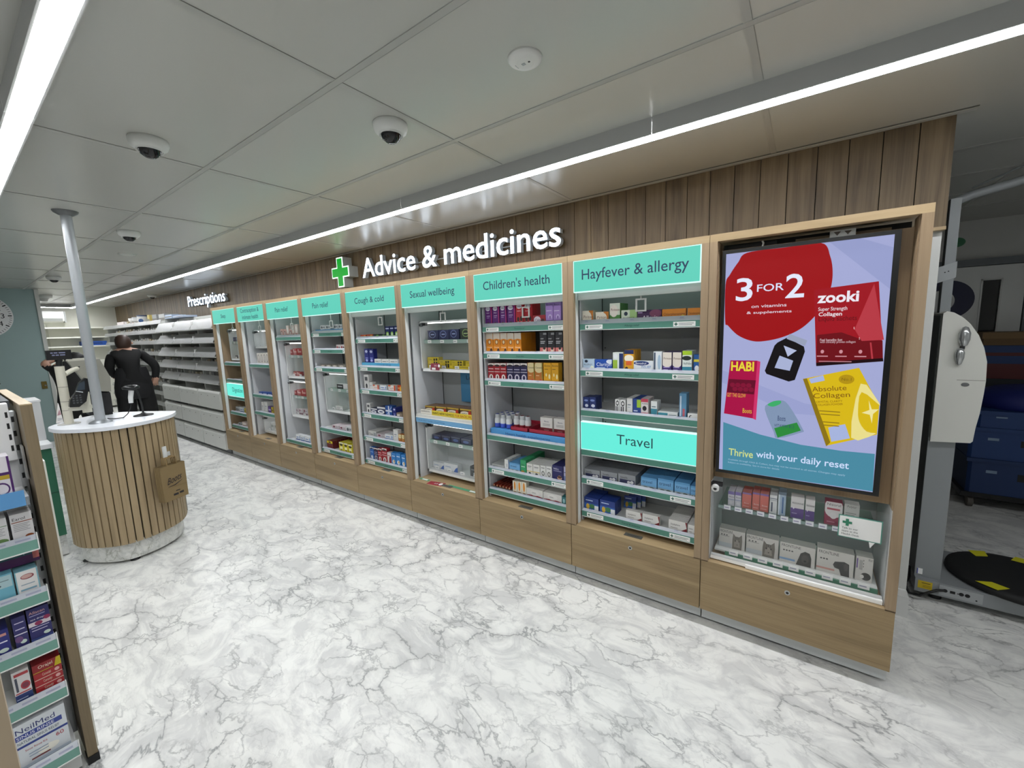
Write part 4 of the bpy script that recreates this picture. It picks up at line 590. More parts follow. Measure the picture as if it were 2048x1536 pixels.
# ------------------------------------------------------------------ packs on the shelves
# art: r = rectangle, e = ellipse, t = words; in fractions of the front
K = {
 'piriton': ('orange and cream allergy carton', '#e9e2d2', [('r', .62, 0, 1, 1, '#c9791f'), ('e', .45, .5, .42, .46, '#efe6d6'), ('t', .12, .45, .22, 'Piriton', '#6b3d22')]),
 'piriteze': ('tall green and white allergy carton', '#4c8a3f', [('r', 0, .42, 1, 1, '#dfe6d6'), ('e', .4, .62, .4, .3, '#efe8dc'), ('t', .1, .62, .13, 'Piriteze', '#7d3b2c'), ('r', .1, .15, .7, .2, '#b8d6a5')]),
 'ownallergy': ('small pale green allergy carton', '#d5e0cc', [('r', .55, 0, 1, 1, '#a3c582'), ('e', .3, .72, .12, .16, '#1f2f45'), ('t', .1, .3, .16, 'ALLERGY', '#1f2f45')]),
 'allevia': ('long purple allergy tablet carton', '#3f1c4f', [('e', .75, .7, .25, .3, '#7a3a5c'), ('t', .2, .22, .34, 'Allevia', '#f1e8f5'), ('r', 0, .75, .2, .85, '#b99ad0')]),
 'orangetab': ('long orange allergy tablet carton', '#d8851f', [('r', 0, .0, 1, .2, '#e9b56a'), ('t', .06, .5, .2, 'Chlorphenamine', '#7a3a10'), ('e', .88, .25, .1, .25, '#d7c93c')]),
 'ownblue': ('pale blue flowery allergy carton', '#bcd2e6', [('e', .3, .8, .14, .12, '#1f2f45'), ('t', .08, .45, .14, 'ALLERGY', '#28476e'), ('e', .8, .2, .16, .22, '#eef3e2'), ('e', .8, .2, .06, .08, '#e3c53c')]),
 'clarityn': ('blue allergy tablet carton', '#1d4fae', [('r', 0, 0, 1, .12, '#e6edf7'), ('t', .1, .42, .32, 'Clarityn', '#f2f6ff'), ('e', .9, .82, .22, .2, '#e6edf7'), ('r', .1, .26, .6, .32, '#b9d0ef')]),
 'benadrylg': ('tall green, white and navy carton', '#dfe6e2', [('r', 0, 0, .45, .6, '#9bbf3f'), ('r', .62, .1, 1, .95, '#1c2f66'), ('e', .25, .8, .2, .13, '#e8ecef')]),
 'benadryly': ('tall yellow and orange syrup carton', '#e2a41f', [('r', 0, .82, 1, 1, '#1b2a5e'), ('e', .5, .62, .5, .16, '#f2ead6'), ('r', .2, .3, .8, .5, '#d9622a'), ('e', .25, .13, .18, .1, '#3a2a1c')]),
 'benadrylw': ('white and blue hayfever capsule carton', '#e6eaef', [('e', .4, .8, .4, .2, '#1d3473'), ('t', .1, .7, .2, 'Benadryl', '#f3f3f6'), ('t', .42, .38, .22, 'RELIEF', '#4f86c2'), ('r', .4, .06, 1, .18, '#7aa8d6')]),
 'beconase': ('tall white nasal spray carton', '#e3e8ec', [('r', .05, .1, .25, .95, '#44546a'), ('e', .7, .5, .2, .35, '#a9c3d8')]),
 'pirinase': ('tall purple and cream nasal spray carton', '#3f2a72', [('r', 0, .5, 1, 1, '#e6ddd2'), ('e', .5, .5, .6, .22, '#e6ddd2'), ('t', .12, .66, .1, 'Pirinase', '#6b3d22'), ('r', .1, .25, .8, .29, '#a99ad0'), ('r', .1, .15, .6, .18, '#a99ad0')]),
 'pollenblock': ('tall green, white and teal carton', '#e4ebe6', [('r', 0, .82, 1, 1, '#a9cf2a'), ('e', .45, .68, .5, .1, '#1d2b26'), ('r', 0, 0, 1, .3, '#3f93ad'), ('t', .15, .4, .1, 'NoPollen', '#1d4f57')]),
 'blueyellow': ('blue and yellow nasal carton', '#1f5a9e', [('r', 0, .62, 1, .75, '#d8c931'), ('r', 0, 0, 1, .12, '#d8c931'), ('e', .5, .28, .35, .16, '#e9edf0')]),
 'navyeye': ('small navy and white carton', '#26356f', [('r', 0, 0, 1, .14, '#cfd6e8'), ('e', .6, .35, .3, .12, '#d8def0'), ('e', .5, .75, .35, .08, '#7f93c9'), ('r', 0, 0, .4, .06, '#d2c23c')]),
 'blackwhite': ('white carton with black eye marks', '#dfe0df', [('e', .5, .72, .32, .2, '#26262a'), ('e', .5, .72, .18, .11, '#dfe0df'), ('r', .15, .1, .35, .5, '#3a3a40'), ('r', .5, .1, .7, .5, '#3a3a40')]),
 'plainwhite': ('plain white medicine carton', '#d8d8d6', [('r', .15, .55, .7, .62, '#7f8791'), ('r', .15, .4, .6, .45, '#a4abb3')]),
 'bluegreen': ('blue carton with lime corner', '#29468c', [('r', .5, .45, 1, .95, '#9cc03a'), ('r', .1, .2, .6, .27, '#c9d4ec')]),
 'eyedrop': ('white and pink eye drop carton', '#e2dcdc', [('r', 0, .8, 1, 1, '#c2475c'), ('e', .5, .42, .3, .15, '#23222a'), ('r', 0, 0, 1, .16, '#c2687c'), ('t', .15, .66, .09, 'MURINE', '#333')]),
 'whiteteal': ('white and teal carton', '#dfe3e2', [('r', 0, 0, 1, .5, '#3f8ba0'), ('r', .15, .6, .8, .66, '#53707a')]),
 'flatteal': ('flat white carton with teal stripe', '#dfe3e2', [('r', 0, .3, .5, .8, '#3f93a6'), ('r', .55, .4, .95, .55, '#8f9da3')]),
 'tallblue': ('tall steel blue carton', '#5f93b8', [('r', .1, .1, .3, .9, '#c9d9e6'), ('r', .5, .1, .8, .4, '#c0606a')]),
 'whiteswirl': ('low white carton with black swirl', '#e4e4e2', [('e', .3, .4, .16, .35, '#37363a'), ('e', .36, .4, .12, .25, '#e4e4e2')]),
 'greysilver': ('grey and navy travel tablet carton', '#8f9296', [('r', .1, .08, .95, .5, '#272c52'), ('t', .15, .6, .2, 'kwells', '#2b2b30'), ('e', .8, .3, .1, .16, '#d6d7da'), ('e', .62, .28, .09, .14, '#d6d7da')]),
 'travelblue': ('light blue travel bands carton', '#5a97c8', [('r', 0, .28, 1, .85, '#6fa9d6'), ('t', .1, .5, .26, 'travel', '#1b3b6b'), ('r', 0, 0, 1, .25, '#a9b9c2'), ('e', .3, .12, .15, .08, '#4f5f52'), ('e', .7, .14, .15, .08, '#4f5f52')]),
 'navymap': ('navy travel carton with map picture', '#1f3a86', [('r', 0, .05, 1, .55, '#3566b5'), ('e', .25, .3, .12, .22, '#d8b23c'), ('e', .55, .35, .2, .18, '#3f7a4c'), ('r', .72, .0, 1, .45, '#e3e6ea'), ('r', .1, .75, .6, .82, '#b9c9ea')]),
 'rededge': ('white and dark red tablet carton', '#dcdad6', [('p', [(.55, 0), (1, 0), (1, 1), (.9, 1), (.98, .45)], '#7c1f26'), ('t', .12, .55, .17, 'Lloydspharm', '#33282a', .5), ('r', .12, .3, .5, .35, '#8f8a88')]),
 'purplekid': ('purple and magenta children medicine carton', '#5b1a72', [('r', .86, 0, 1, 1, '#b52a72'), ('r', 0, .93, 1, 1, '#b52a72'), ('e', .42, .84, .34, .1, '#e9e2ee'), ('t', .17, .81, .07, 'Calpol', '#26225e'), ('t', .2, .63, .055, 'infant', '#efe6f4'), ('r', .2, .5, .7, .53, '#cbb0d8'), ('r', .2, .42, .6, .45, '#a888bf'), ('e', .42, .12, .2, .12, '#4a2c28'), ('e', .42, .02, .3, .06, '#d9c9b6')]),
 'redkid': ('red children medicine carton', '#b31f2a', [('e', .45, .84, .36, .1, '#e9e2ee'), ('t', .18, .81, .07, 'Calpol', '#26225e'), ('t', .15, .63, .055, 'sixplus', '#f2dede'), ('e', .3, .3, .16, .1, '#3a2320'), ('e', .72, .32, .18, .11, '#3a2320'), ('e', .3, .1, .2, .1, '#e3c3b6'), ('e', .72, .12, .2, .1, '#d97a82')]),
 'redlying': ('dark red carton lying flat', '#9a1c28', [('e', .35, .55, .28, .35, '#e2d6e2'), ('t', .17, .43, .24, 'Calpol', '#26225e'), ('e', .8, .35, .14, .3, '#3a2320')]),
 'lilackid': ('lilac children medicine carton', '#a987cf', [('r', 0, 0, 1, .22, '#6f3f9a'), ('t', .12, .83, .1, 'Boots', '#2d2a66'), ('r', .1, .6, .8, .63, '#e9dff5'), ('e', .6, .36, .22, .1, '#d6c3ea'), ('e', .6, .33, .1, .08, '#7a55a8')]),
 'orangekid': ('orange children medicine carton', '#e08a1e', [('r', 0, .68, 1, 1, '#cfc3b4'), ('e', .5, .62, .5, .1, '#e08a1e'), ('e', .5, .56, .24, .12, '#a85a1c'), ('e', .5, .56, .14, .08, '#f3dfae'), ('t', .12, .28, .07, 'Orange', '#f6e8c8'), ('e', .72, .14, .18, .12, '#4a2c22'), ('e', .7, .05, .25, .06, '#eee0d4')]),
 'blackkid': ('black children medicine carton', '#26262b', [('r', 0, 0, 1, .3, '#c9706c'), ('e', .62, .18, .22, .14, '#e3cdbd'), ('e', .62, .26, .18, .06, '#33241f'), ('t', .1, .68, .06, 'relief', '#e9e9ea'), ('r', .1, .56, .75, .6, '#b9b9bc'), ('r', .1, .48, .65, .52, '#b9b9bc'), ('r', .5, .88, .95, .97, '#8f9093')]),
 'redcough': ('red and white cough syrup carton', '#a3202b', [('r', 0, .88, 1, 1, '#e4dcd8'), ('e', .5, .86, .42, .07, '#3c2024'), ('r', .08, .66, .9, .7, '#e9d0d0'), ('r', .0, .5, 1, .53, '#e4dcd8'), ('e', .5, .2, .32, .17, '#e6e0da'), ('e', .5, .18, .12, .13, '#5a1c22')]),
 'navycough': ('navy and white cough syrup carton', '#2b2850', [('r', 0, .88, 1, 1, '#e4dcd8'), ('e', .5, .86, .42, .07, '#2b2234'), ('r', .08, .64, .9, .68, '#b9b4d0'), ('r', .0, .5, 1, .53, '#cfccd8'), ('e', .5, .22, .36, .18, '#cfc9d6'), ('e', .5, .22, .2, .12, '#2b2850')]),
 'orangecough': ('orange and cream cough carton', '#b9702c', [('e', .5, .78, .6, .28, '#e0cf9e'), ('r', .88, .2, 1, 1, '#8f8a3a'), ('t', .1, .72, .09, 'Covonia', '#5a3418'), ('r', .15, .35, .55, .38, '#e9c79a'), ('e', .7, .08, .2, .1, '#c2403a')]),
 'yellowcough': ('yellow cough syrup carton', '#dca31f', [('t', .12, .82, .1, 'Boots', '#5a3d14'), ('r', .12, .68, .6, .71, '#8a611a'), ('e', .35, .42, .1, .08, '#f3e6b0'), ('e', .78, .34, .12, .12, '#f3e6b0'), ('r', 0, 0, 1, .15, '#a8701c')]),
 'maroonbox': ('white and maroon supplement box', '#dad6d2', [('r', 0, 0, 1, .36, '#741d28'), ('t', .34, .72, .1, 'Boots', '#26305e'), ('r', .2, .58, .8, .61, '#8a8684'), ('r', .2, .5, .8, .53, '#8a8684'), ('r', .3, .2, .7, .23, '#c99aa0')]),
 'flatgrey': ('flat pale grey carton', '#b9bbba', [('r', .1, .4, .5, .55, '#8f9394')]),
 'whitenar': ('narrow upright white carton', '#dcdcda', [('r', .5, .3, .62, .6, '#6f767c'), ('r', .85, 0, 1, 1, '#4f6fa6')]),
 'greenbox': ('green foot treatment carton', '#2f9a63', [('t', .15, .6, .12, 'feet', '#123f2a'), ('r', .15, .48, .8, .53, '#bfe3cf'), ('e', .4, .12, .3, .1, '#b4863c')]),
 'bandage': ('white carton with yellow line', '#dcdbd6', [('r', 0, .3, 1, .36, '#d8b93c'), ('r', .15, .75, .8, .8, '#55585a'), ('r', .15, .66, .7, .69, '#8a8d8f'), ('e', .5, .15, .2, .1, '#3a3b3e')]),
 'lionbox': ('white carton with grey emblem', '#dcdcda', [('e', .5, .35, .3, .2, '#6a6a68'), ('e', .5, .35, .18, .12, '#c9c9c6'), ('r', .15, .78, .8, .83, '#55585a')]),
 'navyvit': ('navy vitamin carton with portrait', '#23245e', [('t', .1, .72, .12, 'WELL', '#cfd0ea', .8), ('r', .12, .62, .85, .65, '#a9aace'), ('e', .68, .2, .22, .16, '#cfa48a'), ('e', .68, .26, .2, .08, '#5a3c2c')]),
 'lavbox': ('lavender and white carton', '#a9a9c9', [('r', 0, 0, 1, .4, '#6f7fae'), ('r', .1, .6, .8, .66, '#4a4f80')]),
 'orangewhite': ('white carton with orange flash', '#e2dccb', [('e', .5, .6, .22, .36, '#d98a1f'), ('r', .2, .1, .8, .16, '#a8763a')]),
 'whitered': ('wide white carton with red curve', '#d9d7d3', [('e', .5, .0, .62, .3, '#9a1f30'), ('e', .5, .55, .27, .34, '#e2e0dc'), ('t', .33, .48, .16, 'ORAL', '#5a5a5c')]),
 'tealbox': ('dark teal carton', '#2f6f74', [('e', .5, .5, .25, .3, '#9cc9cc')]),
 'darkblue': ('dark blue carton with ring emblem', '#1d2550', [('e', .45, .55, .32, .38, '#6f7fae'), ('e', .45, .55, .26, .31, '#1d2550'), ('r', .3, .5, .62, .6, '#9fb0d6')]),
 'darkgreen': ('black green carton with ring emblem', '#1f2a22', [('e', .55, .55, .35, .36, '#7f9a5c'), ('e', .55, .55, .27, .28, '#1f2a22'), ('r', .35, .48, .75, .56, '#b9d08f')]),
 'yellowcial': ('yellow carton with black figures', '#d3bb1f', [('t', .08, .72, .16, 'Cialis', '#5a4a14'), ('e', .62, .78, .08, .12, '#1a1a16'), ('e', .82, .8, .08, .12, '#1a1a16'), ('r', .55, .1, .68, .6, '#1a1a16'), ('r', .74, .1, .88, .58, '#1a1a16'), ('r', .08, .3, .45, .36, '#7a6a1a')]),
 'brownpain': ('brown and white pain gel carton', '#5f4630', [('e', .45, .5, .42, .24, '#e2ddd2'), ('t', .14, .42, .17, 'NAPROX', '#2f2a2a', .5), ('e', .85, .5, .13, .35, '#b83a2a'), ('r', 0, .85, 1, 1, '#b59a3a'), ('r', 0, 0, 1, .14, '#7c2f24')]),
 'navycase': ('small dark navy carton', '#1f2647', [('e', .5, .45, .3, .25, '#4a5f93'), ('r', 0, .8, 1, 1, '#4f5566')]),
 'whiteblue': ('white and blue tablet carton', '#d6d9dc', [('p', [(.7, 0), (1, 0), (1, .7), (.85, .5)], '#2d5ba6'), ('r', .1, .5, .5, .58, '#6f8fb5')]),
 'darkgrey': ('dark grey carton', '#33373c', [('t', .15, .62, .12, 'DUREX', '#c9cdd2', .6), ('e', .5, .3, .1, .1, '#d6d9dc')]),
 'orangethroat': ('orange red throat lozenge carton', '#c14a20', [('e', .75, .5, .2, .35, '#e2b03a'), ('r', .08, .55, .5, .65, '#f0c9a0')]),
 'greenblack': ('green and black cold remedy carton', '#1f2f2a', [('e', .72, .5, .25, .4, '#6fb53a'), ('r', .08, .5, .45, .62, '#c9d6cf')]),
 'navygreen': ('tall navy and green syrup carton', '#1c2a5e', [('r', 0, 0, 1, .3, '#6fb53a'), ('e', .5, .36, .35, .2, '#9ad04a'), ('e', .5, .36, .18, .11, '#e6efdc'), ('r', .1, .78, .9, .86, '#c9d0ea')]),
 'navytall': ('tall navy blue carton', '#232c78', [('e', .5, .8, .3, .1, '#c9cfee'), ('r', .2, .3, .8, .36, '#8f99d6'), ('e', .5, .16, .25, .1, '#aab4e2')]),
 'whitelow': ('low white carton with grey print', '#d6d6d4', [('r', .1, .3, .6, .5, '#6f7478'), ('r', .65, .3, .95, .6, '#a8adb2')]),
 'whiteblacktall': ('tall white carton with black drops', '#d9d9d8', [('r', .2, .6, .8, .85, '#55585c'), ('e', .5, .25, .2, .16, '#2a2c30'), ('r', .1, 0, 1, .08, '#4a6fa6')]),
 'orangewhiteflu': ('white and orange flu capsule carton', '#e0dcd6', [('r', 0, 0, 1, .25, '#d0561f'), ('r', 0, .8, .35, 1, '#d0561f'), ('t', .1, .45, .24, 'Theraflu', '#b0421c', .7), ('r', .8, 0, 1, 1, '#c9471c')]),
 'bluewhiteflu': ('white and blue capsule carton', '#dadde0', [('r', 0, 0, 1, .28, '#3f63a8'), ('r', .1, .5, .6, .62, '#4a6fae'), ('e', .85, .6, .1, .25, '#8fa9d0')]),
 'navywhite': ('navy and white lozenge carton', '#1f2a52', [('r', 0, .78, 1, 1, '#d9dade'), ('e', .45, .4, .42, .26, '#dfe0e4'), ('r', .25, .33, .65, .46, '#2a3a6e')]),
 'flagblue': ('blue carton with flag cross', '#23509a', [('r', .42, 0, .58, 1, '#d6dcea'), ('r', 0, .42, 1, .58, '#d6dcea'), ('p', [(0, 0), (.12, 0), (1, .88), (1, 1)], '#a9bcdc')]),
 'brownmix': ('low brown and white carton', '#8a7a68', [('r', .1, .3, .6, .7, '#d6d0c8')]),
 'flatgreywhite': ('flat white and grey carton', '#c6c6c4', [('t', .1, .3, .4, 'Otex', '#3a3d42', .5), ('r', .65, .2, .95, .8, '#9a9ea2')]),
 'mauvewhite': ('mauve and white tablet carton', '#c6bcc0', [('r', 0, 0, 1, .3, '#8a6a76'), ('e', .3, .65, .18, .2, '#7c3f52'), ('r', .55, .55, .9, .7, '#8f8f96')]),
 'bluecough': ('blue cough syrup carton', '#2b62b0', [('r', 0, .88, 1, 1, '#dfe3ea'), ('e', .5, .9, .4, .06, '#26304a'), ('e', .5, .2, .3, .15, '#dfe3ea'), ('r', .1, .6, .9, .64, '#a9c4ea')]),
 'redwhitecough': ('white and red cough carton', '#d8cfcf', [('e', .8, .3, .35, .4, '#8f1f2e'), ('r', .1, .7, .7, .76, '#8f3a44')]),
 'bluecold': ('bright blue children cold carton', '#2a7fc9', [('e', .5, .25, .3, .18, '#e6e8ea'), ('e', .6, .3, .14, .1, '#c9a24a'), ('r', .15, .7, .85, .76, '#d0e3f5')]),
 'greywhitepain': ('grey and white tablet carton', '#c6c8c9', [('e', .3, .5, .18, .3, '#4f5358'), ('r', .55, .3, .9, .7, '#7f848a')]),
 'redwhitepain': ('white carton with red dots', '#d2cac8', [('e', .3, .45, .2, .28, '#9a3a44'), ('e', .75, .45, .15, .22, '#5a4a50')]),
 'greybrown': ('grey brown tablet carton', '#8f8a82', [('e', .5, .5, .3, .28, '#c9c2b8'), ('r', 0, .8, 1, 1, '#6a655e')]),
 'blackwhite2': ('black and white gel carton', '#d6d6d6', [('r', 0, 0, .6, 1, '#2a2b2e'), ('r', .1, .4, .5, .6, '#c9cacc')]),
 'yellowmaroon': ('yellow topped maroon carton', '#6a1f24', [('r', 0, .7, 1, 1, '#d8c427'), ('e', .5, .84, .2, .1, '#3a3414')]),
 'yellowyoung': ('yellow children medicine carton', '#d9cc2c', [('r', 0, .88, 1, 1, '#e0ddd2'), ('e', .5, .74, .36, .12, '#2f2b1c'), ('e', .5, .4, .3, .16, '#efe9c0'), ('e', .5, .2, .2, .1, '#8a7a2a')]),
 'pinkpack': ('slim pink and black pack', '#d9b0a8', [('e', .5, .45, .35, .35, '#3a2c30'), ('e', .5, .45, .22, .26, '#e3d0ca')]),
 'palepack': ('slim pale pink pack', '#dccac2', [('e', .5, .6, .35, .25, '#efe6e0'), ('r', .15, .1, .85, .3, '#b08078')]),
 'redpain': ('red tablet carton', '#a8262c', [('r', .1, .4, .9, .6, '#d8b0a8'), ('e', .25, .75, .12, .12, '#e3cfc8')]),
 'testpack': ('tall white test kit carton', '#d8d3cc', [('e', .5, .55, .28, .35, '#4a3f42'), ('e', .5, .55, .16, .28, '#e6e0da'), ('r', 0, 0, 1, .1, '#b56f78')]),
 'bluelow': ('low blue and white carton', '#30509a', [('r', .1, .2, .9, .5, '#c9d3ea')]),
 'purpletab': ('purple tablet carton', '#5a3f86', [('r', .1, .4, .9, .6, '#b9a9d6')]),
 'yellowlow': ('yellow tablet carton', '#c9b23a', [('r', .1, .4, .9, .6, '#6a5c1c')]),
 'whitegrey': ('white and grey box', '#c9cbc9', [('r', .1, .4, .9, .7, '#8f9492')]),
 'lilacwhite': ('white and lilac skincare carton', '#d8d5de', [('r', 0, .78, 1, 1, '#7c6ab0'), ('t', .2, .58, .1, 'Boots', '#3a3560'), ('r', 0, .4, 1, .46, '#9aa3c0'), ('e', .5, .2, .3, .1, '#e6e4ea')]),
 'coral': ('coral pink skincare carton', '#c96558', [('r', 0, .9, 1, 1, '#7c5fa0'), ('t', .25, .3, .08, 'Boots', '#f0d6d0'), ('r', .1, .12, .8, .16, '#e3a89f')]),
 'whitestripe': ('white carton with navy lettering', '#dadbdc', [('r', .2, .1, .42, .62, '#4a5468'), ('r', 0, .8, 1, .84, '#5a6478'), ('r', 0, .72, 1, .74, '#5a6478')]),
 'silverblue': ('silver and blue tube carton', '#9fb4c8', [('r', 0, .0, .2, 1, '#d3dde6'), ('r', .5, .1, .72, .9, '#42689a')]),
 'whitepurple': ('white and purple scalp treatment carton', '#d6d3d2', [('r', 0, 0, 1, .46, '#573a86'), ('t', .12, .66, .08, 'REGAINE', '#33303a'), ('e', .22, .46, .06, .05, '#e6e0ee'), ('r', .1, .2, .5, .24, '#a493c6')]),
 'redwhitescalp': ('large white and maroon shampoo carton', '#8f2347', [('e', .5, .74, .56, .42, '#dcd6d6'), ('t', .12, .84, .11, 'Nizoral', '#3a3138'), ('r', .12, .66, .86, .74, '#b04a5a'), ('e', .5, .42, .2, .14, '#e3dede'), ('r', .15, .12, .6, .16, '#c97a93')]),
 'greyleaf': ('pale grey shampoo carton', '#c2c2be', [('t', .2, .86, .09, 'Polytar', '#5a5a58', .6), ('r', .1, .62, .8, .65, '#8a8a88'), ('r', .1, .54, .7, .57, '#8a8a88'), ('e', .25, .1, .12, .06, '#6a6a68')]),
 'petcat': ('white pet treatment carton with tabby cat', '#c6c3bd', [('t', .03, .8, .15, 'FRONTLINE', '#2f2f30', .5), ('r', .04, .6, .4, .63, '#8a8884'), ('e', .1, .68, .03, .035, '#4a4a48'), ('e', .2, .68, .03, .035, '#4a4a48'), ('e', .3, .68, .03, .035, '#4a4a48'), ('r', 0, .02, .5, .25, '#b0b6ba'),
   ('p', [(.52, 0), (.52, .5), (.55, .85), (.64, .7), (.78, .7), (.88, .85), (.9, .5), (.88, 0)], '#6d675e'), ('p', [(.58, .12), (.6, .4), (.7, .55), (.8, .4), (.82, .12)], '#948d82'), ('r', .62, .42, .66, .5, '#2c2a28'), ('r', .76, .42, .8, .5, '#2c2a28'), ('p', [(.68, .28), (.74, .28), (.71, .22)], '#3a3432'), ('r', .69, .55, .71, .7, '#3f3b36'), ('r', .64, .55, .655, .68, '#3f3b36'), ('r', .75, .55, .765, .68, '#3f3b36')]),
 'petdog': ('white pet treatment carton with dark dog', '#cbc8c2', [('t', .05, .8, .13, 'FRONTLINE', '#2f2f30', .55), ('e', .12, .62, .03, .035, '#4a4a48'), ('e', .2, .62, .03, .035, '#4a4a48'), ('e', .28, .62, .03, .035, '#4a4a48'), ('e', .36, .62, .03, .035, '#4a4a48'), ('r', 0, .12, .45, .22, '#7f9ec2'),
   ('p', [(.48, 0), (.55, .35), (.6, .62), (.72, .75), (.85, .7), (.9, .45), (.9, 0)], '#35322f'), ('e', .73, .36, .1, .22, '#4a4540'), ('e', .73, .26, .04, .05, '#151413')]),
 'petdogred': ('white pet treatment carton with resting dog', '#cbc8c2', [('t', .05, .8, .13, 'FRONTLINE', '#2f2f30', .55), ('e', .12, .58, .03, .035, '#4a4a48'), ('e', .2, .58, .03, .035, '#4a4a48'), ('e', .28, .58, .03, .035, '#4a4a48'), ('r', 0, .12, .5, .2, '#c08a80'),
   ('p', [(.45, .4), (.5, .55), (.75, .62), (.88, .55), (.9, 0), (.68, 0), (.62, .25), (.5, .28)], '#2f2c2a'), ('e', .8, .4, .06, .15, '#4a4540')]),
 'petwide': ('white pet carton with sitting collie dog', '#c9c6c0', [('t', .72, .86, .1, 'FRONT', '#2f2f30', .25), ('r', .04, .5, .12, .9, '#6a4f8f'), ('r', .2, .45, .4, .85, '#a9a6a2'), ('e', .62, .2, .3, .16, '#3a3735'), ('e', .4, .18, .12, .08, '#dcd8d2'), ('e', .45, .85, .02, .03, '#444'), ('e', .45, .72, .02, .03, '#444'), ('e', .45, .6, .02, .03, '#444')]),
}
_cm = {}
def carton_mesh(k, w, h, d):
    key = (k, round(w, 3), round(h, 3), d)
    if key in _cm: return _cm[key]
    base, art = K[k][1], K[k][2]
    mb = MB(); m = M(base, .42); mb.box(-w/2, w/2, 0, d, 0, h, m)
    for i, a in enumerate(art):
        off = .0003+.00012*i
        if a[0] == 'r': mb.add([(-w/2+a[1]*w, -off, a[2]*h), (-w/2+a[3]*w, -off, a[2]*h), (-w/2+a[3]*w, -off, a[4]*h), (-w/2+a[1]*w, -off, a[4]*h)], [(0, 1, 2, 3)], M(a[5], .42))
        elif a[0] == 'e':
            pts = []
            for j in range(18):
                u = min(1, max(0, a[1]+a[3]*math.cos(j*math.pi/9))); v = min(1, max(0, a[2]+a[4]*math.sin(j*math.pi/9))); pts.append((-w/2+u*w, -off, v*h))
            mb.add(pts, [tuple(range(18))], M(a[5], .42))
        elif a[0] == 'p': mb.add([(-w/2+u*w, -off, v*h) for u, v in a[1]], [tuple(range(len(a[1])))], M(a[2], .42))
        elif a[0] == 't':
            mw = (a[6] if len(a) > 6 else .97-a[1])*w
            mb.text(a[4], (-w/2+a[1]*w, 0, a[2]*h), X, Z, a[3]*h, M(a[5], .42), off=off, maxw=mw)
    _cm[key] = mb.mesh('carton'); return _cm[key]
SHN = {'top': 'top shelf', 'second': 'second shelf', 'third': 'third shelf', 'fourth': 'fourth shelf', 'fifth': 'fifth shelf', 'bottom': 'bottom shelf'}
BN = ['screen', 'Hayfever', "Children's", 'Sexual wellbeing', 'Cough', 'Pain relief (cross side)', 'Pain relief (Contraception side)', 'Contraception', 'Sleep']
BN[5] = 'nearer Pain relief'; BN[6] = 'farther Pain relief'
def carton(k, w, h, d, x, y, z, label, group, rz=0.):
    o = bpy.data.objects.new('medicine_carton', carton_mesh(k, w, h, d)); COL.objects.link(o); o.location = (x, y, z); o.rotation_euler = (0, 0, rz)
    return tag(o, label, 'carton', group)
FIXZ = {(0, 'case floor'): .4105, (3, 'upper case floor'): 1.2985, (3, 'lower case floor'): .4385, (5, 'case floor'): .8235, (6, 'upper case floor'): 1.1485, (6, 'lower case floor'): .6985, (7, 'lower case'): .4235, (8, 'upper case floor'): 1.3285, (4, 'second'): 1.3375, (5, 'top'): 1.6535, (2, 'fourth'): .8965,
        (3, 'upper case'): 1.5295, (3, 'lower case'): .6895, (5, 'glass case'): 1.0465, (6, 'upper case'): 1.386, (6, 'lower case'): .921, (8, 'upper case'): 1.556}
for bay, sn, zs, yf, row in ROWS:
    pl = ('glass shelf under the screen' if sn == 'glass' else 'case floor under the screen') if bay == 0 else f"{BN[bay]} {SHN.get(sn, sn)}"
    for i, (k, x, w, h, deep, dep) in enumerate(row):
        look = K[k][0]
        if sn == 'case floor' and bay == 0: h = {'petcat': .10, 'petdog': .10, 'petdogred': .112, 'petwide': .115}[k]
        w = max(.018, w-.0015); case = 'case' in sn
        lo, hi = (-(bay+1)*W+.044, -bay*W-.044) if not case or bay == 0 else (-(bay+1)*W+.075, -bay*W-.056)
        if bay == 0: lo, hi = -.685, -.066
        xa, xb = max(x, lo), min(x+w, hi)
        if xb-xa < .012: continue
        x, w = xa, xb-xa
        zb = FIXZ.get((bay, sn), zs-.0025); yf_ = .196 if case and bay else yf
        for j in range(deep):
            lab = f"{look}, {ORD[i]} from left{'' if not j else ', '+ORD[j]+' row back'}, {pl}"
            if len(lab.split()) > 16: lab = f"{look}, {ORD[i]} along{'' if not j else ', '+ORD[j]+' back'}, {pl}"
            if len(lab.split()) > 16: lab = f"{' '.join(look.split()[-4:])}, {ORD[i]} along{'' if not j else ', '+ORD[j]+' back'}, {pl}"
            yy = yf_+j*(dep+.002)
            if yy+dep > .395: break
            carton(k, w, h, dep, x+w/2, yy, zb, lab, f'cartons on the {pl}')
# leaning packs, trays, bottles and tubes that are not simple cartons
def tray(x0, x1, y0, y1, z, h, col, label, txt=None, tc='#f4f4f4', tw=None, solid=False):
    mb = MB(); m = M(col, .45)
    mb.box(x0, x1, y0, y0+.003, z, z+h, m).box(x0, x1, y1-.003, y1, z, z+h, m).box(x0, x0+.003, y0, y1, z, z+h, m).box(x1-.003, x1, y0, y1, z, z+h, m).box(x0, x1, y0, y1, z, z+.003, m)
    if solid: mb.box(x0+.003, x1-.003, y0+.003, y1-.003, z+h-.003, z+h, m)
    if txt: mb.text(txt, ((x0+x1)/2, y0, z+h*.35), X, Z, h*.38, M(tc), align='c', width=tw)
    return tag(mb.build('display_tray'), label, 'tray')
zz = .844
tray(-2.195, -1.56, .0965, .36, zz-.003, .046, '#4f95cf', "blue card tray on the Children's fourth shelf reading Heart health supplements", 'Heart health supplements', '#1d3f78', .36, solid=True)
tray(-2.03, -1.885, .12, .36, zz+.0435, .026, '#a8283c', "red card tray of maroon capped bottles on the Children's fourth shelf")
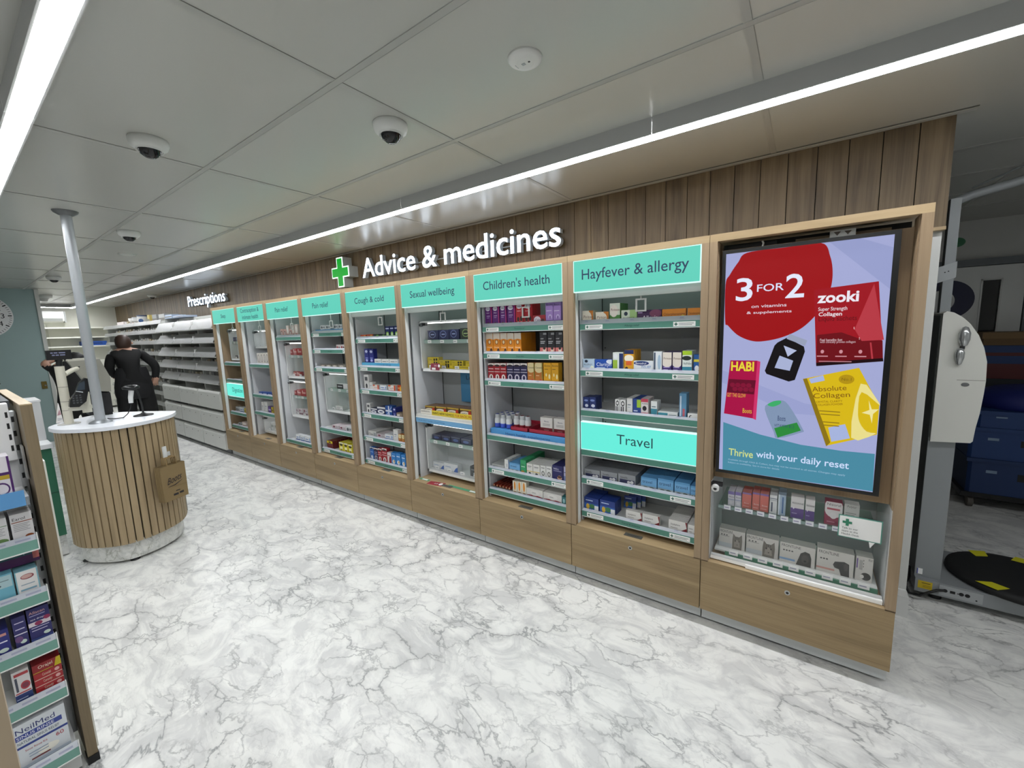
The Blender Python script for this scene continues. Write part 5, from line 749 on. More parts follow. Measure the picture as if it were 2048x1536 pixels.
tray(-1.875, -1.57, .12, .36, zz+.0435, .026, '#a8283c', "long red card tray of maroon boxes on the Children's fourth shelf")
def bottle(x, y, z, cap, band, label, group):
    t = thing('pill_bottle', label, 'bottle', (x, y, z), 0, group)
    MB().lathe([(.021, 0), (.0225, .003), (.0225, .03)], M(band, .4), n=16).lathe([(.0225, .03), (.0225, .06), (.019, .068)], M('#d6d8da', .4), n=16).build('body', t)
    MB().lathe([(.0185, .066), (.0185, .088), (.016, .094)], M('#c2c5c8', .4), n=16).ell((0, 0, .0945), X, Y, .013, .013, M(cap, .4)).build('cap', t)
for i, x in enumerate((-2.165, -2.115, -2.063)):
    for j in range(3): bottle(x, .15+.055*j, zz+.048, '#3a4fb0', '#4a5fc2', f"white bottle with blue cap on Children's fourth shelf, {ORD[i]} column, {ORD[j]} row", 'blue capped bottles')
for i, x in enumerate((-2.005, -1.957, -1.91)): bottle(x, .165, zz+.05, '#7c1c2c', '#8f2a38', f"white bottle with maroon cap on Children's fourth shelf, {ORD[i]} from left", 'maroon capped bottles')
for o in [o for o in bpy.data.objects if o.name.startswith('medicine_carton') and 'maroon supplement' in o.get('label', '')]: o.location.z = .8915; o.location.y += .02
for i in range(6):
    for j in range(3):
        x = -2.19+.028*i; o = thing('cream_tube', f"brown red tube on Children's bottom shelf, {ORD[i]} column, {ORD[j]} row back", 'tube', (x, .12+.06*j, .440), 0, 'brown red tubes')
        MB().tube([(0, 0, .014), (0, .045, .014)], .0125, M('#6a2418', .35), 12).build('body', o); MB().tube([(0, -.012, .014), (0, 0, .014)], .010, M('#8a3420', .35), 12).ell((0, -.0121, .014), X, Z, .006, .006, M('#caa27a')).build('cap', o)
# printed trays and a blue stand-up tray
tag(MB().box(-2.93, -2.295, .1005, .1035, .927, .965, M('#d8c23a', .4)).box(-2.93, -2.80, .1000, .1005, .927, .965, M('#dedbd2')).text('NAPROSYN', (-2.922, .1000, .945), X, Z, .012, M('#3a2f30'), width=.10).text("PAIN'S NEW NEMESIS", (-2.79, .1005, .936), X, Z, .02, M('#221c14'), width=.235).text('FOR BACK, MUSCLE', (-2.545, .1005, .936), X, Z, .02, M('#b3341c'), width=.235).box(-2.93, -2.295, .1035, .125, .9265, .928, M('#d8c23a')).build('display_tray'), "yellow and white display tray reading PAIN'S NEW NEMESIS on the blue shelf", 'tray')
tag(MB().box(-2.65, -2.31, .1855, .1885, 1.299, 1.325, M('#d3bb1f')).text('95%', (-2.62, .1855, 1.306), X, Z, .013, M('#2a2614')).box(-2.55, -2.33, .185, .1855, 1.31, 1.314, M('#7a6a1a')).box(-2.65, -2.31, .1885, .195, 1.299, 1.301, M('#d3bb1f')).build('display_tray'), 'yellow 95% display tray in the upper Sexual wellbeing case', 'tray')
tag(MB().extr([(0, 0), (.10, 0), (.11, .055), (.012, .055)], (-2.81, .125, 1.29), X, Z, -Y, .002, M('#8a3446', .4)).text('20%', (-2.765, .123, 1.32), X, Z, .014, M('#ead8dc')).ell((-2.71, .123, 1.325), X, Z, .012, .012, PURE).box(-2.79, -2.75, .121, .123, 1.294, 1.31, PURE).build('ticket_card'), 'maroon 20% ticket on the upper Sexual wellbeing case', 'card')
tray(-3.68, -3.05, .0965, .2, 1.2965, .0405, '#53a6cf', 'blue display tray on the second Cough & cold shelf', 'COLD & FLU RELIEF', '#1f4a7c', .2, solid=True)
tray(-4.42, -3.80, .0965, .2, 1.6165, .0365, '#3f86b5', 'blue display tray on the top shelf of the nearer Pain relief cabinet', solid=True)
tag(MB().box(-6.66, -6.06, .30, .305, 1.055, 1.25, M('#2f6f52', .5)).box(-6.62, -6.1, .298, .30, 1.11, 1.20, M('#3f8a68')).box(-6.5, -6.42, .297, .298, 1.10, 1.19, M('#d6c0b8')).build('backdrop_card'), 'dark green card panel standing in the Sleep cabinet', 'sign')
t = thing('display_stand', 'oval black and orange display stand in the Contraception cabinet', 'stand', (-5.55, .22, .903))
MB().box(-.10, .22, 0, .02, 0, .335, M('#20294a', .5)).build('board', t); MB().ell((-.03, -.003, .17), X, Z, .115, .160, M('#1c1a1c'), 0, 28).ell((-.03, -.004, .17), X, Z, .10, .145, M('#b5492c'), 0, 28).ell((-.03, -.005, .17), X, Z, .075, .115, M('#7c2a22'), 0, 28).build('oval_print', t)
for i in range(3):
    x = -1.215+.02*i; o = bpy.data.objects.new('medicine_carton', carton_mesh('navymap', .075, .075, .012)); COL.objects.link(o); o.location = (x, .25+.03*i, .4465); o.rotation_euler = (R(-14), 0, R(8))
    tag(o, f'navy travel carton leaning in the Hayfever bottom shelf gap, {ORD[i]} of the leaning ones', 'carton', 'leaning travel cartons')
# ------------------------------------------------------------------ kiosk: curved slatted counter
OUT = [(-4.636, -1.778), (-4.521, -1.763), (-4.436, -1.729), (-4.339, -1.660), (-4.285, -1.605), (-4.245, -1.532), (-4.243, -1.45), (-4.261, -1.354), (-4.305, -1.262), (-4.379, -1.172), (-4.47, -1.115), (-4.574, -1.075)]
BACK = [(-4.80, -1.205), (-4.975, -1.32), (-5.03, -1.42), (-5.02, -1.50), (-4.94, -1.61), (-4.77, -1.735), (-4.70, -1.768)]
def resample(pts, n):
    sm = smooth(pts, 10, False) if False else []
    P = [Vector((*p, 0)) for p in pts]; o = []
    for i in range(len(P)-1):
        p0, p1, p2, p3 = P[max(i-1, 0)], P[i], P[i+1], P[min(i+2, len(P)-1)]
        for s in range(10):
            u = s/10; o.append(.5*((2*p1)+(p2-p0)*u+(2*p0-5*p1+4*p2-p3)*u*u+(3*p1-p0-3*p2+p3)*u**3))
    o.append(P[-1]); L = [0]
    for a, b in zip(o, o[1:]): L.append(L[-1]+(b-a).length)
    r = []
    for k in range(n+1):
        d = L[-1]*k/n; j = 0
        while j < len(L)-2 and L[j+1] < d: j += 1
        t_ = (d-L[j])/max(1e-9, L[j+1]-L[j]); r.append(o[j].lerp(o[j+1], min(1, max(0, t_))))
    return r
KC = Vector((-4.62, -1.42, 0))
def inset(pts, d):
    return [p+(KC-p).normalized()*d for p in pts]
t = thing('service_kiosk', 'curved kiosk counter clad in pale wooden slats with white top', 'counter', (0, 0, 0))
cur = resample(OUT, 40); bk_ = [Vector((*p, 0)) for p in BACK]
top = MB().prism([(p.x, p.y) for p in cur+bk_], .993, 1.018, M('#e3e6ec', .3)).build('countertop', t, bevel=.004)
inn = inset(cur, .035); ibk = inset(bk_, .06)
MB().prism([(p.x, p.y) for p in inn+ibk], .16, .993, M('#1a140e', .8)).build('core', t)
NS = 23; sl = MB(); ed = resample(OUT, NS*10)
for k in range(NS):
    a, b_ = ed[k*10], ed[k*10+10]; d_ = (b_-a).normalized(); n_ = Vector((d_.y, -d_.x, 0)); g_ = .0055
    if (KC-a).dot(n_) > 0: n_ = -n_
    a2 = a+d_*g_-n_*.018; b2 = b_-d_*g_-n_*.018; ai = a2-n_*.014; bi = b2-n_*.014
    pts = [(ai.x, ai.y), (a2.x, a2.y), (b2.x, b2.y), (bi.x, bi.y)]
    sl.prism(pts, .15, .992, SLAT)
sl.build('slat_cladding', t)
pl_ = inset(cur, .055); pb_ = inset(bk_, .09)
MB().prism([(p.x, p.y) for p in pl_+pb_], .02, .15, MARBLE).build('plinth', t)
MB().quad((-4.574, -1.09, .16), (-4.574, -1.09, .99), (-4.80, -1.22, .99), (-4.80, -1.22, .16), PURE).build('back_panel', t)
for x, y in ((-4.33, -1.50), (-4.62, -1.70), (-4.60, -1.2), (-4.88, -1.4)): MB().lathe([(.03, 0), (.03, .008), (.012, .012), (.012, .022)], BLACK, (x, y, 0), 16).build('foot', t)
KZ = 1.0182
t = thing('support_pole', 'grey metal pole rising from the kiosk counter to the ceiling', 'pole', (-4.53, -1.53, KZ))
MB().tube([(0, 0, .015), (.055, -.008, H-KZ-.016)], .029, M('#a9adb0', .35, .35), 20).build('shaft', t)
MB().lathe([(.065, 0), (.06, .008), (.034, .022)], M('#8f9396', .35, .4), (0, 0, 0), 24).build('base_flange', t)
MB().lathe([(.034, -.03), (.06, -.012), (.066, 0)], M('#6d6f70', .4, .4), (.055, -.008, H-KZ), 24).build('ceiling_flange', t)
# till stand, display, card reader, monitor
CREAM = M('#cfcbbb', .4)
t = thing('till_stand', 'cream tubular till stand with black rings on the kiosk', 'stand', (-4.70, -1.666, KZ))
s = MB()
for z0, z1 in ((.0, .10), (.102, .165), (.167, .27), (.272, .42)): s.tube([(0, 0, z0), (0, .010*0, z1)], .0255, CREAM, 20)
for z0 in (.10, .165, .27): s.tube([(0, 0, z0), (0, 0, z0+.002)], .026, DARK, 20)
s.build('column', t)
MB().lathe([(.06, 0), (.06, .004)], M('#b9b8b2', .3, .4), n=24).build('base_plate', t)
MB().tube([(.01, .01, .115), (.03, .055, .115), (.03, .09, .118)], [.022, .024, .024], CREAM, 14).tube([(.03, .098, .07), (.02, .10, .22)], .026, CREAM, 16).box(0, .05, .06, .125, .1, .125, CREAM).build('reader_arm', t)
MB().tube([(.0, .02, .36), (-.06, .07, .385), (-.12, .10, .39)], .016, CREAM, 12).build('monitor_arm', t)
MB().tube([(0, 0, .42), (0, .005, .47)], .016, BLACK, 12).build('display_neck', t)
t = thing('customer_display', 'small black customer display with pale text above the till stand', 'display', (-4.70, -1.657, KZ+.467))
MB().box(-.02, .018, -.063, .060, 0, .068, M('#101013', .3)).build('case', t)
p_ = MB()
for r_, segs in enumerate((((-.042, -.03), (-.026, -.008), (-.002, .03)), ((-.036, -.022), (-.018, -.002), (.003, .028)))):
    for a, b_ in segs: p_.box(.018, .0184, a, b_, .045-.016*r_, .054-.016*r_, M('#8f95b5', .4, 0, .5))
p_.build('display_text', t)
t = thing('card_reader', 'black card payment terminal tilted on the cream till stand', 'payment terminal', (-4.626, -1.585, KZ+.13))
rd = [(-.078, .0), (-.070, .05), (-.036, .10), (-.012, .165), (.022, .20), (.048, .186), (.03, .11), (.01, .03), (-.03, -.005)]
MB().extr([(a*1.0, b_) for a, b_ in rd], (-.012, 0, 0), Y, Z, X, .045, M('#141416', .35)).build('case', t, bevel=.006)
MB().extr([(-.03, .115), (-.012, .165), (.018, .178), (.012, .115)], (.033, 0, 0), Y, Z, X, .001, M('#3c4650', .15)).extr([(-.035, .108), (.0, .095), (.0, .101), (-.035, .112)], (.033, 0, 0), Y, Z, X, .0012, M('#d6dade', .3)).build('screen', t)
kp = MB()
for a in range(3):
    for b_ in range(4): kp.box(.033, .0345, -.058+.018*a, -.048+.018*a, .022+.017*b_, .032+.017*b_, M('#4a4c50', .4))
kp.build('keypad', t)
t = thing('till_monitor', 'cream till monitor seen from behind, leaning back over the kiosk', 'monitor', (-4.93, -1.49, KZ+.0))
mp_ = [(-.105, .445), (.07, .452), (.115, .30), (.105, .185), (.03, .20), (-.03, .27), (-.088, .405)]
MB().extr(mp_, (-.03, 0, 0), Y, Z, X, .06, M('#8b897f', .45)).extr([(-.105, .445), (.07, .452), (.06, .465), (-.1, .462)], (-.06, 0, 0), Y, Z, X, .09, M('#b9b6aa', .35)).build('case', t, bevel=.008)
MB().box(-.05, .0, .05, .1, .0, .2, BLACK).box(-.06, .03, -.04, .10, .02, .18, BLACK).build('stand', t)
MB().ell((.0305, -.05, .40), Y, Z, .005, .005, DARK).ell((.0305, .01, .405), Y, Z, .005, .005, DARK).build('port', t)
# leaflet, scanner, cable
tag(MB().extr([(-.022, 0), (.016, 0), (.008, .14), (.004, .15)], (0, 0, 0), Y, Z, X, .004, M('#e3e0dd', .4)).extr([(-.010, .055), (.012, .06), (.006, .10), (.0, .085)], (.004, 0, 0), Y, Z, X, .0005, M('#b58f96')).box(.0042, .0046, -.012, .012, .03, .034, M('#9a9aa2')).box(.0042, .0046, -.012, .010, .02, .024, M('#9a9aa2')).build('leaflet_stand', None, (-4.83, -1.695, KZ)), 'white printed leaflet standing on the kiosk beside the till stand', 'leaflet')
t = thing('barcode_scanner', 'white handled barcode scanner hanging on a black gooseneck stand, kiosk counter', 'scanner', (-4.58, -1.278, KZ))
MB().lathe([(.062, 0), (.06, .006), (.02, .016), (.010, .024)], M('#1b1c1e', .4), (0, 0, 0), 28).build('stand_base', t)
MB().tube([(0, 0, .02), (0, -.002, .09), (0, -.008, .15), (0, -.015, .19), (0, -.03, .215)], .0065, DARK, 10).build('gooseneck', t)
MB().lathe([(.02, .0), (.048, .006), (.05, .02), (.035, .032), (.0, .036)], M('#17181a', .3), (0, -.05, .212), 24, 1., 1.05).build('head', t)
MB().tube([(0, -.062, .11), (0, -.06, .15), (0, -.05, .205)], [.014, .0155, .0165], M('#d9dad9', .35), 14).tube([(0, -.064, .10), (0, -.062, .112)], [.010, .0135], DARK, 12).build('handle', t)
MB().tube([(0, -.064, .102), (.0, -.07, .07), (0, -.09, .03), (0.01, -.12, .006), (-.02, -.17, .0045), (-.09, -.19, .0045)], .0032, DARK, 8).build('cable', t)
# paper bags hanging on the kiosk
KR = M('#836f4c', .75)
def bag(i, off, label):
    t = thing('paper_bag', label, 'bag', (-4.278+off*.93, -1.257+off*.37, .395), R(112), 'paper bags on the kiosk')
    tilt = .0
    b_ = MB(); w, h_, d_ = .088, .27, .0065
    f_ = [(-w, -d_, 0), (w, -d_, 0), (w, d_, 0), (-w, d_, 0), (-w*1.02, -d_-tilt, h_), (w*1.02, -d_-tilt, h_), (w*1.02, d_, h_), (-w*1.02, d_, h_)]
    b_.add(f_, [(0, 1, 5, 4), (1, 2, 6, 5), (2, 3, 7, 6), (3, 0, 4, 7), (0, 3, 2, 1)], KR)
    b_.build('body', t)
    hd = MB(); hd.tube([(-.035, 0, h_-.01), (-.032, .002, h_+.055), (.032, .002, h_+.055), (.035, 0, h_-.01)], .0035, M('#8a7148', .7), 6)
    hd.build('handle', t)
    return t
for i, (o_, l_) in enumerate(((.008, 'brown paper carrier bag hanging rearmost on the kiosk slats'), (.0235, 'brown paper carrier bag hanging second on the kiosk slats'), (.039, 'brown paper carrier bag hanging third, behind the printed front bag'), (.0545, 'front brown paper bag with black script logo hanging on kiosk'))):
    b_ = bag(i, o_, l_)
    if i == 3:
        lg = MB(); k_ = M('#1f1c22', .6)
        ux = Vector((math.cos(R(12)), 0, math.sin(R(12)))); uy = Vector((.25, 0, 1))
        lg.text('Boots', (-.055, -.008, .125), ux, uy, .052, k_, width=.105, off=.001)
        lg.tube([(-.05, -.0075, .108), (.0, -.0075, .112), (.055, -.0075, .135)], [.001, .003, .001], k_, 6)
        lg.box(-.088, .088, -.0075, -.0065, .098, .1, M('#7c6640'))
        lg.box(-.02, .015, -.0075, -.0065, .03, .045, k_).box(.025, .055, -.0075, -.0065, .033, .048, k_).box(.0, .03, -.0075, -.0065, .06, .066, k_)
        lg.build('printed_logo', b_)
t = thing('bag_hook', 'white plastic bag hanger fixed on the kiosk slats above the bags', 'hanger', (-4.266, -1.262, .73), R(112))
MB().box(-.012, .012, -.012, .0, -.01, .075, M('#d6d8d8', .4)).build('plate', t); MB().box(.010, .034, -.012, -.004, .0, .03, M('#c3c5c5', .4)).build('clip', t)

# ------------------------------------------------------------------ green counter unit and white box behind the shelf end
t = thing('counter_unit', 'green fronted counter with white top behind the wooden end panel', 'counter', (0, 0, 0))
MB().box(-5.40, -4.86, -2.9, -1.76, .165, .84, M('#2f6b51', .5)).box(-4.861, -4.857, -2.9, -1.76, .50, .505, M('#1d4534')).build('front', t); MB().box(-5.42, -4.84, -2.92, -1.752, .84, .872, M('#e2e4e6', .35)).build('worktop', t); MB().box(-5.38, -4.87, -2.88, -1.765, .01, .165, MARBLE).build('plinth', t)
t = thing('notice_box', 'large white box with small grey print on the green counter', 'box', (0, 0, 0))
MB().box(-5.36, -5.06, -2.25, -1.755, .8725, 1.17, M('#c3c4c4', .4)).build('case', t); MB().box(-5.365, -5.055, -2.255, -1.75, 1.17, 1.183, M('#d9dada', .4)).build('lid', t)
p_ = MB()
for i, (a, b_) in enumerate(((-1.99, -1.86), (-1.97, -1.87), (-1.96, -1.9))): p_.box(-5.06, -5.0595, a+.05, b_+.05, 1.11-.02*i, 1.118-.02*i, M('#55585a'))
p_.build('print', t)

# ------------------------------------------------------------------ gondola end with wooden side panel
t = thing('shelf_gondola', 'low gondola end with wooden side panel and green edged shelves', 'shelving', (0, 0, 0))
ep = MB().box(-3.37, -2.51, -2.028, -2.0, .03, 1.392, PANEL).build('end_panel', t)
MB().box(-3.37, -2.51, -2.0285, -1.9995, 1.392, 1.396, PANELX).build('top_edge', ep); MB().box(-2.56, -2.505, -2.03, -1.998, 0, .03, BLACK).build('foot', ep); MB().box(-3.36, -3.3, -2.03, -1.998, 0, .03, BLACK).build('foot', ep)
MB().box(-3.30, -2.515, -1.9995, -1.995, .05, 1.19, M('#dcdcd4', .5)).build('backing_edge', ep)
bp = MB().box(-2.70, -2.665, -2.70, -2.036, .06, 1.19, M('#d0d1d0', .45)).box(-2.70, -2.64, -2.70, -2.046, 1.19, 1.392, M('#e6e7e7', .4)).build('back_panel', t)
u_ = MB().box(-2.72, -2.66, -2.046, -2.030, .06, 1.36, M('#b9bcbd', .4))
for i in range(20):
    z_ = 1.335-.052*i; u_.box(-2.6605, -2.6595, -2.043, -2.036, z_-.012, z_+.008, DARK)
for i in range(4): u_.box(-2.6405, -2.6395, -2.056, -2.05, 1.355-.04*i-.012, 1.355-.04*i+.008, DARK)
u_.build('slotted_upright', t)
MB().box(-2.60, -2.655, -2.036, -2.031, 1.12, 1.24, WHITE2).build('bracket', t)
GSH = [.125, .355, .547, .733, .927]
for i, z_ in enumerate(GSH):
    fx = -2.50 if i else -2.47
    s = MB().box(-2.665, fx-.004, -2.70, -2.047, z_-.022, z_-.004, WHITE).build('shelf', t)
    MB().box(fx-.004, fx, -2.70, -2.047, z_-.034, z_, M('#6f9d90', .45)).box(fx-.006, fx+.002, -2.70, -2.045, z_-.038, z_-.034, WHITE).box(fx-.008, fx+.001, -2.047, -2.044, z_-.036, z_+.022, WHITE).build('label_strip', s)
    p_ = MB(); p_.add([(fx, -2.70, z_), (fx, -2.047, z_), (fx-.020, -2.047, z_+.014), (fx-.020, -2.70, z_+.014), (fx-.022, -2.047, z_+.012), (fx-.022, -2.70, z_+.012), (fx-.002, -2.047, z_-.002), (fx-.002, -2.70, z_-.002)], [(0, 1, 2, 3), (3, 2, 4, 5), (5, 4, 6, 7)], M('#a6abb3', .3))
    for j in range(9):
        y_ = -2.06-.055*j; p_.add([(fx-.005, y_-.035, z_+.0045), (fx-.005, y_, z_+.0045), (fx-.011, y_, z_+.0087), (fx-.011, y_-.035, z_+.0087)], [(0, 1, 2, 3)], M('#8d90a3'))
    p_.build('price_rail', s)
z_ = 1.085
s = MB().box(-2.665, -2.49, -2.70, -2.047, z_-.03, z_, M('#e6e7e9', .3)).box(-2.49, -2.486, -2.70, -2.047, z_-.034, z_+.03, ACRYL).build('shelf', t)
MB().box(-2.486, -2.484, -2.70, -2.056, z_-.028, z_+.026, M('#5b95c9', .35)).build('label_strip', s)
MB().box(-2.66, -2.50, -2.70, -2.045, .02, .085, M('#b9bab8', .5)).build('kick_panel', t)
def pack(y0, y1, z_, h_, base, art, label, d_=.10, fx=-2.53):
    K['_'] = (label, base, art); me = carton_mesh('_', y1-y0, h_, d_); _cm.clear() if False else _cm.pop(('_', round(y1-y0, 3), round(h_, 3), d_))
    o = bpy.data.objects.new('product_box', me); COL.objects.link(o); o.location = (fx, (y0+y1)/2, z_); o.rotation_euler = (0, 0, R(90)); return tag(o, label, 'box')
EAR = [('t', .1, .76, .11, 'Earol', '#26262c'), ('r', .04, .68, .98, .71, '#8a4a2a')]+[('r', .1, .6-.06*i, .85-.1*(i % 2), .62-.06*i, '#8f9094') for i in range(5)]
pack(-2.096, -2.047, .928, .095, '#d6d5d6', EAR+[('e', .75, .12, .2, .07, '#8a4a22')], 'white ear spray box with brown line beside the wooden end panel')
pack(-2.152, -2.103, .928, .093, '#d6d5d6', [EAR[0], ('r', .04, .68, .98, .71, '#7f9a7c')]+EAR[2:]+[('e', .6, .14, .35, .1, '#6a8a55')], 'white ear spray box with green leaves, left of the brown one')
pack(-2.125, -2.072, 1.087, .14, '#d9d4da', [('r', 0, .55, 1, .62, '#4a2263'), ('r', 0, .45, 1, .55, '#b59a2c'), ('r', .9, 0, 1, 1, '#4a2263'), ('e', .5, .22, .35, .16, '#4a2263'), ('e', .5, .22, .28, .12, '#d9d4da')], 'white and purple carton on the blue fronted gondola shelf', .08)
pack(-2.110, -2.058, .736, .085, '#7fb2c0', [('r', .06, .04, .94, .98, '#e0dfdd'), ('e', .52, .72, .3, .11, '#8f4f55'), ('e', .5, .73, .24, .08, '#c9a39c'), ('r', .2, .38, .8, .42, '#8fa3b0'), ('r', .15, .15, .85, .22, '#7fa8bc')], 'teal bordered white lip plaster pack on the gondola', .06)
pack(-2.160, -2.114, .736, .092, '#6fb0c4', [('r', .06, .5, .94, .95, '#a9c6cc'), ('r', .2, .75, .8, .78, '#6f7f86'), ('e', .3, .6, .12, .04, '#3f4f56')], 'pale teal plaster pack left of the white lip pack', .06)
pack(-2.17, -2.045, .8285, .06, '#1f4f5a', [('t', .45, .62, .26, 'Compeed', '#7fb5b5'), ('r', 0, 0, 1, .5, '#4a1a55'), ('r', .88, .2, 1, 1, '#c9706c')], 'dark teal and purple box lying above the lip packs', .06, -2.57)
pack(-2.102, -2.050, .550, .125, '#2b2a66', [('t', .1, .84, .08, 'Allacan', '#d9a9a0', .7), ('r', .1, .78, .8, .8, '#a9a6d0'), ('t', .12, .66, .05, 'eye drops', '#e3e0ee', .7), ('r', 0, .48, 1, .6, '#d9cfd6'), ('e', .45, .54, .18, .06, '#8f2a55'), ('e', .85, .64, .16, .06, '#8f2a55'), ('r', .1, .42, .9, .44, '#c9c3e0'), ('r', .1, .34, .8, .36, '#c9c3e0'), ('e', .75, .2, .16, .05, '#c9d9d0'), ('r', 0, 0, 1, .12, '#3f4f8a')], 'navy eye drop box with white band beside the end panel')
pack(-2.136, -2.106, .550, .115, '#33326a', [('r', .15, .8, .85, .83, '#c9c3e0'), ('r', .15, .6, .85, .63, '#c9c3e0'), ('r', 0, .44, 1, .47, '#e0dcea'), ('e', .6, .2, .25, .06, '#c9d9d0'), ('e', .3, .3, .3, .1, '#6a4a7c')], 'narrow navy eye drop box, middle of the three on its shelf')
pack(-2.20, -2.146, .550, .092, '#2b2f7a', [('r', .55, .75, .9, .85, '#c9908a'), ('r', .4, .5, .9, .55, '#d9d6ea'), ('e', .7, .2, .2, .08, '#c9d9d0')], 'navy eye drop box, furthest of three from the end panel')
GEN = [('r', 0, 0, 1, .26, '#27396f'), ('r', .05, .28, .95, .32, '#b3454a'), ('r', .12, .84, .95, .93, '#b3454a'), ('r', .12, .36, .26, .8, '#4a4f5e'), ('e', .68, .5, .28, .13, '#b0404a'), ('e', .68, .5, .2, .08, '#7f3a4c'), ('r', .05, .1, .7, .13, '#aab3d0')]
pack(-2.160, -2.121, .358, .117, '#d9d6d6', GEN, 'white and navy mouth gel box left of the red cartons')
for i in range(3): pack(-2.114, -2.034-.012, .358+.0255*i, .025, '#a3262c', [('t', .3, .4, .4, 'Corsodyl', '#e3c9b6', .3), ('e', .82, .55, .09, .25, '#e0a9a6'), ('r', 0, .0, 1, .1, '#d9b8a8')], f'flat red carton, {["lowest", "middle", "upper"][i]} of the stacked three by the end panel')
pack(-2.114, -2.046, .4355, .032, '#8f1f26', [('t', .2, .45, .35, 'Orajel', '#e9dcc8', .5), ('p', [(.75, 0), (1, 0), (1, 1), (.85, 1)], '#cdb81c'), ('r', 0, 0, .7, .12, '#b5862c')], 'maroon and yellow carton on top of the flat red cartons')
pack(-2.19, -2.060, .128, .165, '#d3d8dd', [('t', .10, .80, .12, 'NeilMed', '#23306b', .8), ('r', .06, .66, .92, .77, '#3b4a94'), ('t', .1, .68, .07, 'SINUS RINSE', '#e6e9f0', .78), ('t', .1, .56, .06, 'NATURAL SINUS RELIEF', '#2f3f4a', .75), ('r', 0, .47, 1, .52, '#2f3f86'), ('t', .2, .36, .05, 'Sinus Rinse Kit', '#b3545c', .4), ('t', .76, .34, .09, '60', '#a83a44'), ('e', .6, .2, .2, .08, '#e9e6dc'), ('r', .25, .26, .6, .28, '#8f9fb5'), ('r', .25, .2, .6, .22, '#8f9fb5'), ('r', .28, .1, .62, .13, '#7a3a3c'), ('r', 0, 0, 1, .06, '#aeb9c6')], 'large white and navy sinus rinse box on the bottom gondola shelf', .10, -2.51)
t = thing('gondola_panel', 'pale wooden end panel of the shelf unit closest to the camera', 'shelving', (0, 0, 0))
MB().box(-2.0, -1.55, -2.30, -2.178, .03, 1.38, M('#a3927a', .5)).build('end_panel', t); MB().box(-1.99, -1.56, -2.29, -2.19, 0, .03, BLACK).build('foot', t)
t = thing('shoulder_bag', 'black bag with a white tag on top of the gondola', 'bag', (-3.28, -2.14, 1.396))
MB().lathe([(.06, 0), (.085, .02), (.08, .06), (.05, .09), (.0, .1)], M('#121214', .7), (0, 0, 0), 16, 1., 1.3).build('body', t); MB().box(.06, .075, .07, .10, .03, .05, PURE).build('tag', t); MB().tube([(.0, .05, .08), (.03, .10, .06), (.04, .11, .03)], .012, M('#121214', .7), 8).build('strap', t)
MB().box(-3.36, -2.72, -2.75, -2.036, 1.37, 1.3955, M('#3c4043', .6)).build('top_deck', bpy.data.objects['shelf_gondola'])
# ------------------------------------------------------------------ people
SKIN = M('#b98f7a', .55); HAIR = M('#38251c', .5); CLOTH = M('#0c0c0d', .85); CLOTH2 = M('#111114', .8)
def body(parent, nodes, edges, root, skin_at):
    me = bpy.data.meshes.new('body'); names = list(nodes)
    me.from_pydata([nodes[n][0] for n in names], [(names.index(a), names.index(b)) for a, b in edges], [])
    o = bpy.data.objects.new('body', me); COL.objects.link(o)
    s = o.modifiers.new('skin', 'SKIN'); s.use_smooth_shade = True
    for i, n in enumerate(names):
        r_ = nodes[n][1]; me.skin_vertices[0].data[i].radius = r_ if isinstance(r_, tuple) else (r_, r_)
        me.skin_vertices[0].data[i].use_root = (n == root)
    d_ = o.modifiers.new('sub', 'SUBSURF'); d_.levels = 2; d_.render_levels = 2
    bpy.context.view_layer.update(); dg = bpy.context.evaluated_depsgraph_get()
    m2 = bpy.data.meshes.new_from_object(o.evaluated_get(dg)); o.modifiers.clear(); o.data = m2
    m2.materials.clear(); m2.materials.append(CLOTH); m2.materials.append(SKIN)
    for p in m2.polygons:
        p.use_smooth = True; p.material_index = 1 if skin_at(p.center) else 0
    o.parent = parent; return o
# woman by the prescription drawers, seen from behind; her right is +y
t = thing('person', 'person in loose black clothes with brown hair reaching into prescription drawers', 'person', (-8.1, -.58, 0))
N_ = {'pelvis': ((0, 0, .98), (.17, .12)), 'waist': ((0, -.01, 1.12), (.165, .115)), 'chest': ((-.02, -.03, 1.30), (.19, .12)), 'upper': ((-.03, -.035, 1.42), (.175, .10)), 'neck': ((-.04, -.04, 1.505), .05), 'skull': ((-.045, -.04, 1.60), (.082, .088)), 'crown': ((-.04, -.04, 1.655), .05),
 'shL': ((-.03, -.185, 1.43), .064), 'elL': ((-.04, -.225, 1.25), .058), 'wrL': ((-.20, -.16, 1.12), .036), 'hdL': ((-.27, -.12, 1.10), .03),
 'shR': ((-.03, .115, 1.445), .066), 'elR': ((.02, .262, 1.25), .06), 'wrR': ((.02, .245, 1.09), .038), 'hdR': ((.02, .232, 1.025), .032),
 'hipL': ((0, -.10, .90), .125), 'knL': ((.0, -.115, .52), .105), 'anL': ((.0, -.12, .12), .095), 'toL': ((-.12, -.12, .045), .045),
 'hipR': ((0, .10, .90), .125), 'knR': ((.0, .125, .52), .11), 'anR': ((.0, .13, .12), .10), 'toR': ((-.12, .14, .045), .045)}
ED = [('pelvis', 'waist'), ('waist', 'chest'), ('chest', 'upper'), ('upper', 'neck'), ('neck', 'skull'), ('skull', 'crown'), ('upper', 'shL'), ('shL', 'elL'), ('elL', 'wrL'), ('wrL', 'hdL'), ('upper', 'shR'), ('shR', 'elR'), ('elR', 'wrR'), ('wrR', 'hdR'),
 ('pelvis', 'hipL'), ('hipL', 'knL'), ('knL', 'anL'), ('anL', 'toL'), ('pelvis', 'hipR'), ('hipR', 'knR'), ('knR', 'anR'), ('anR', 'toR')]
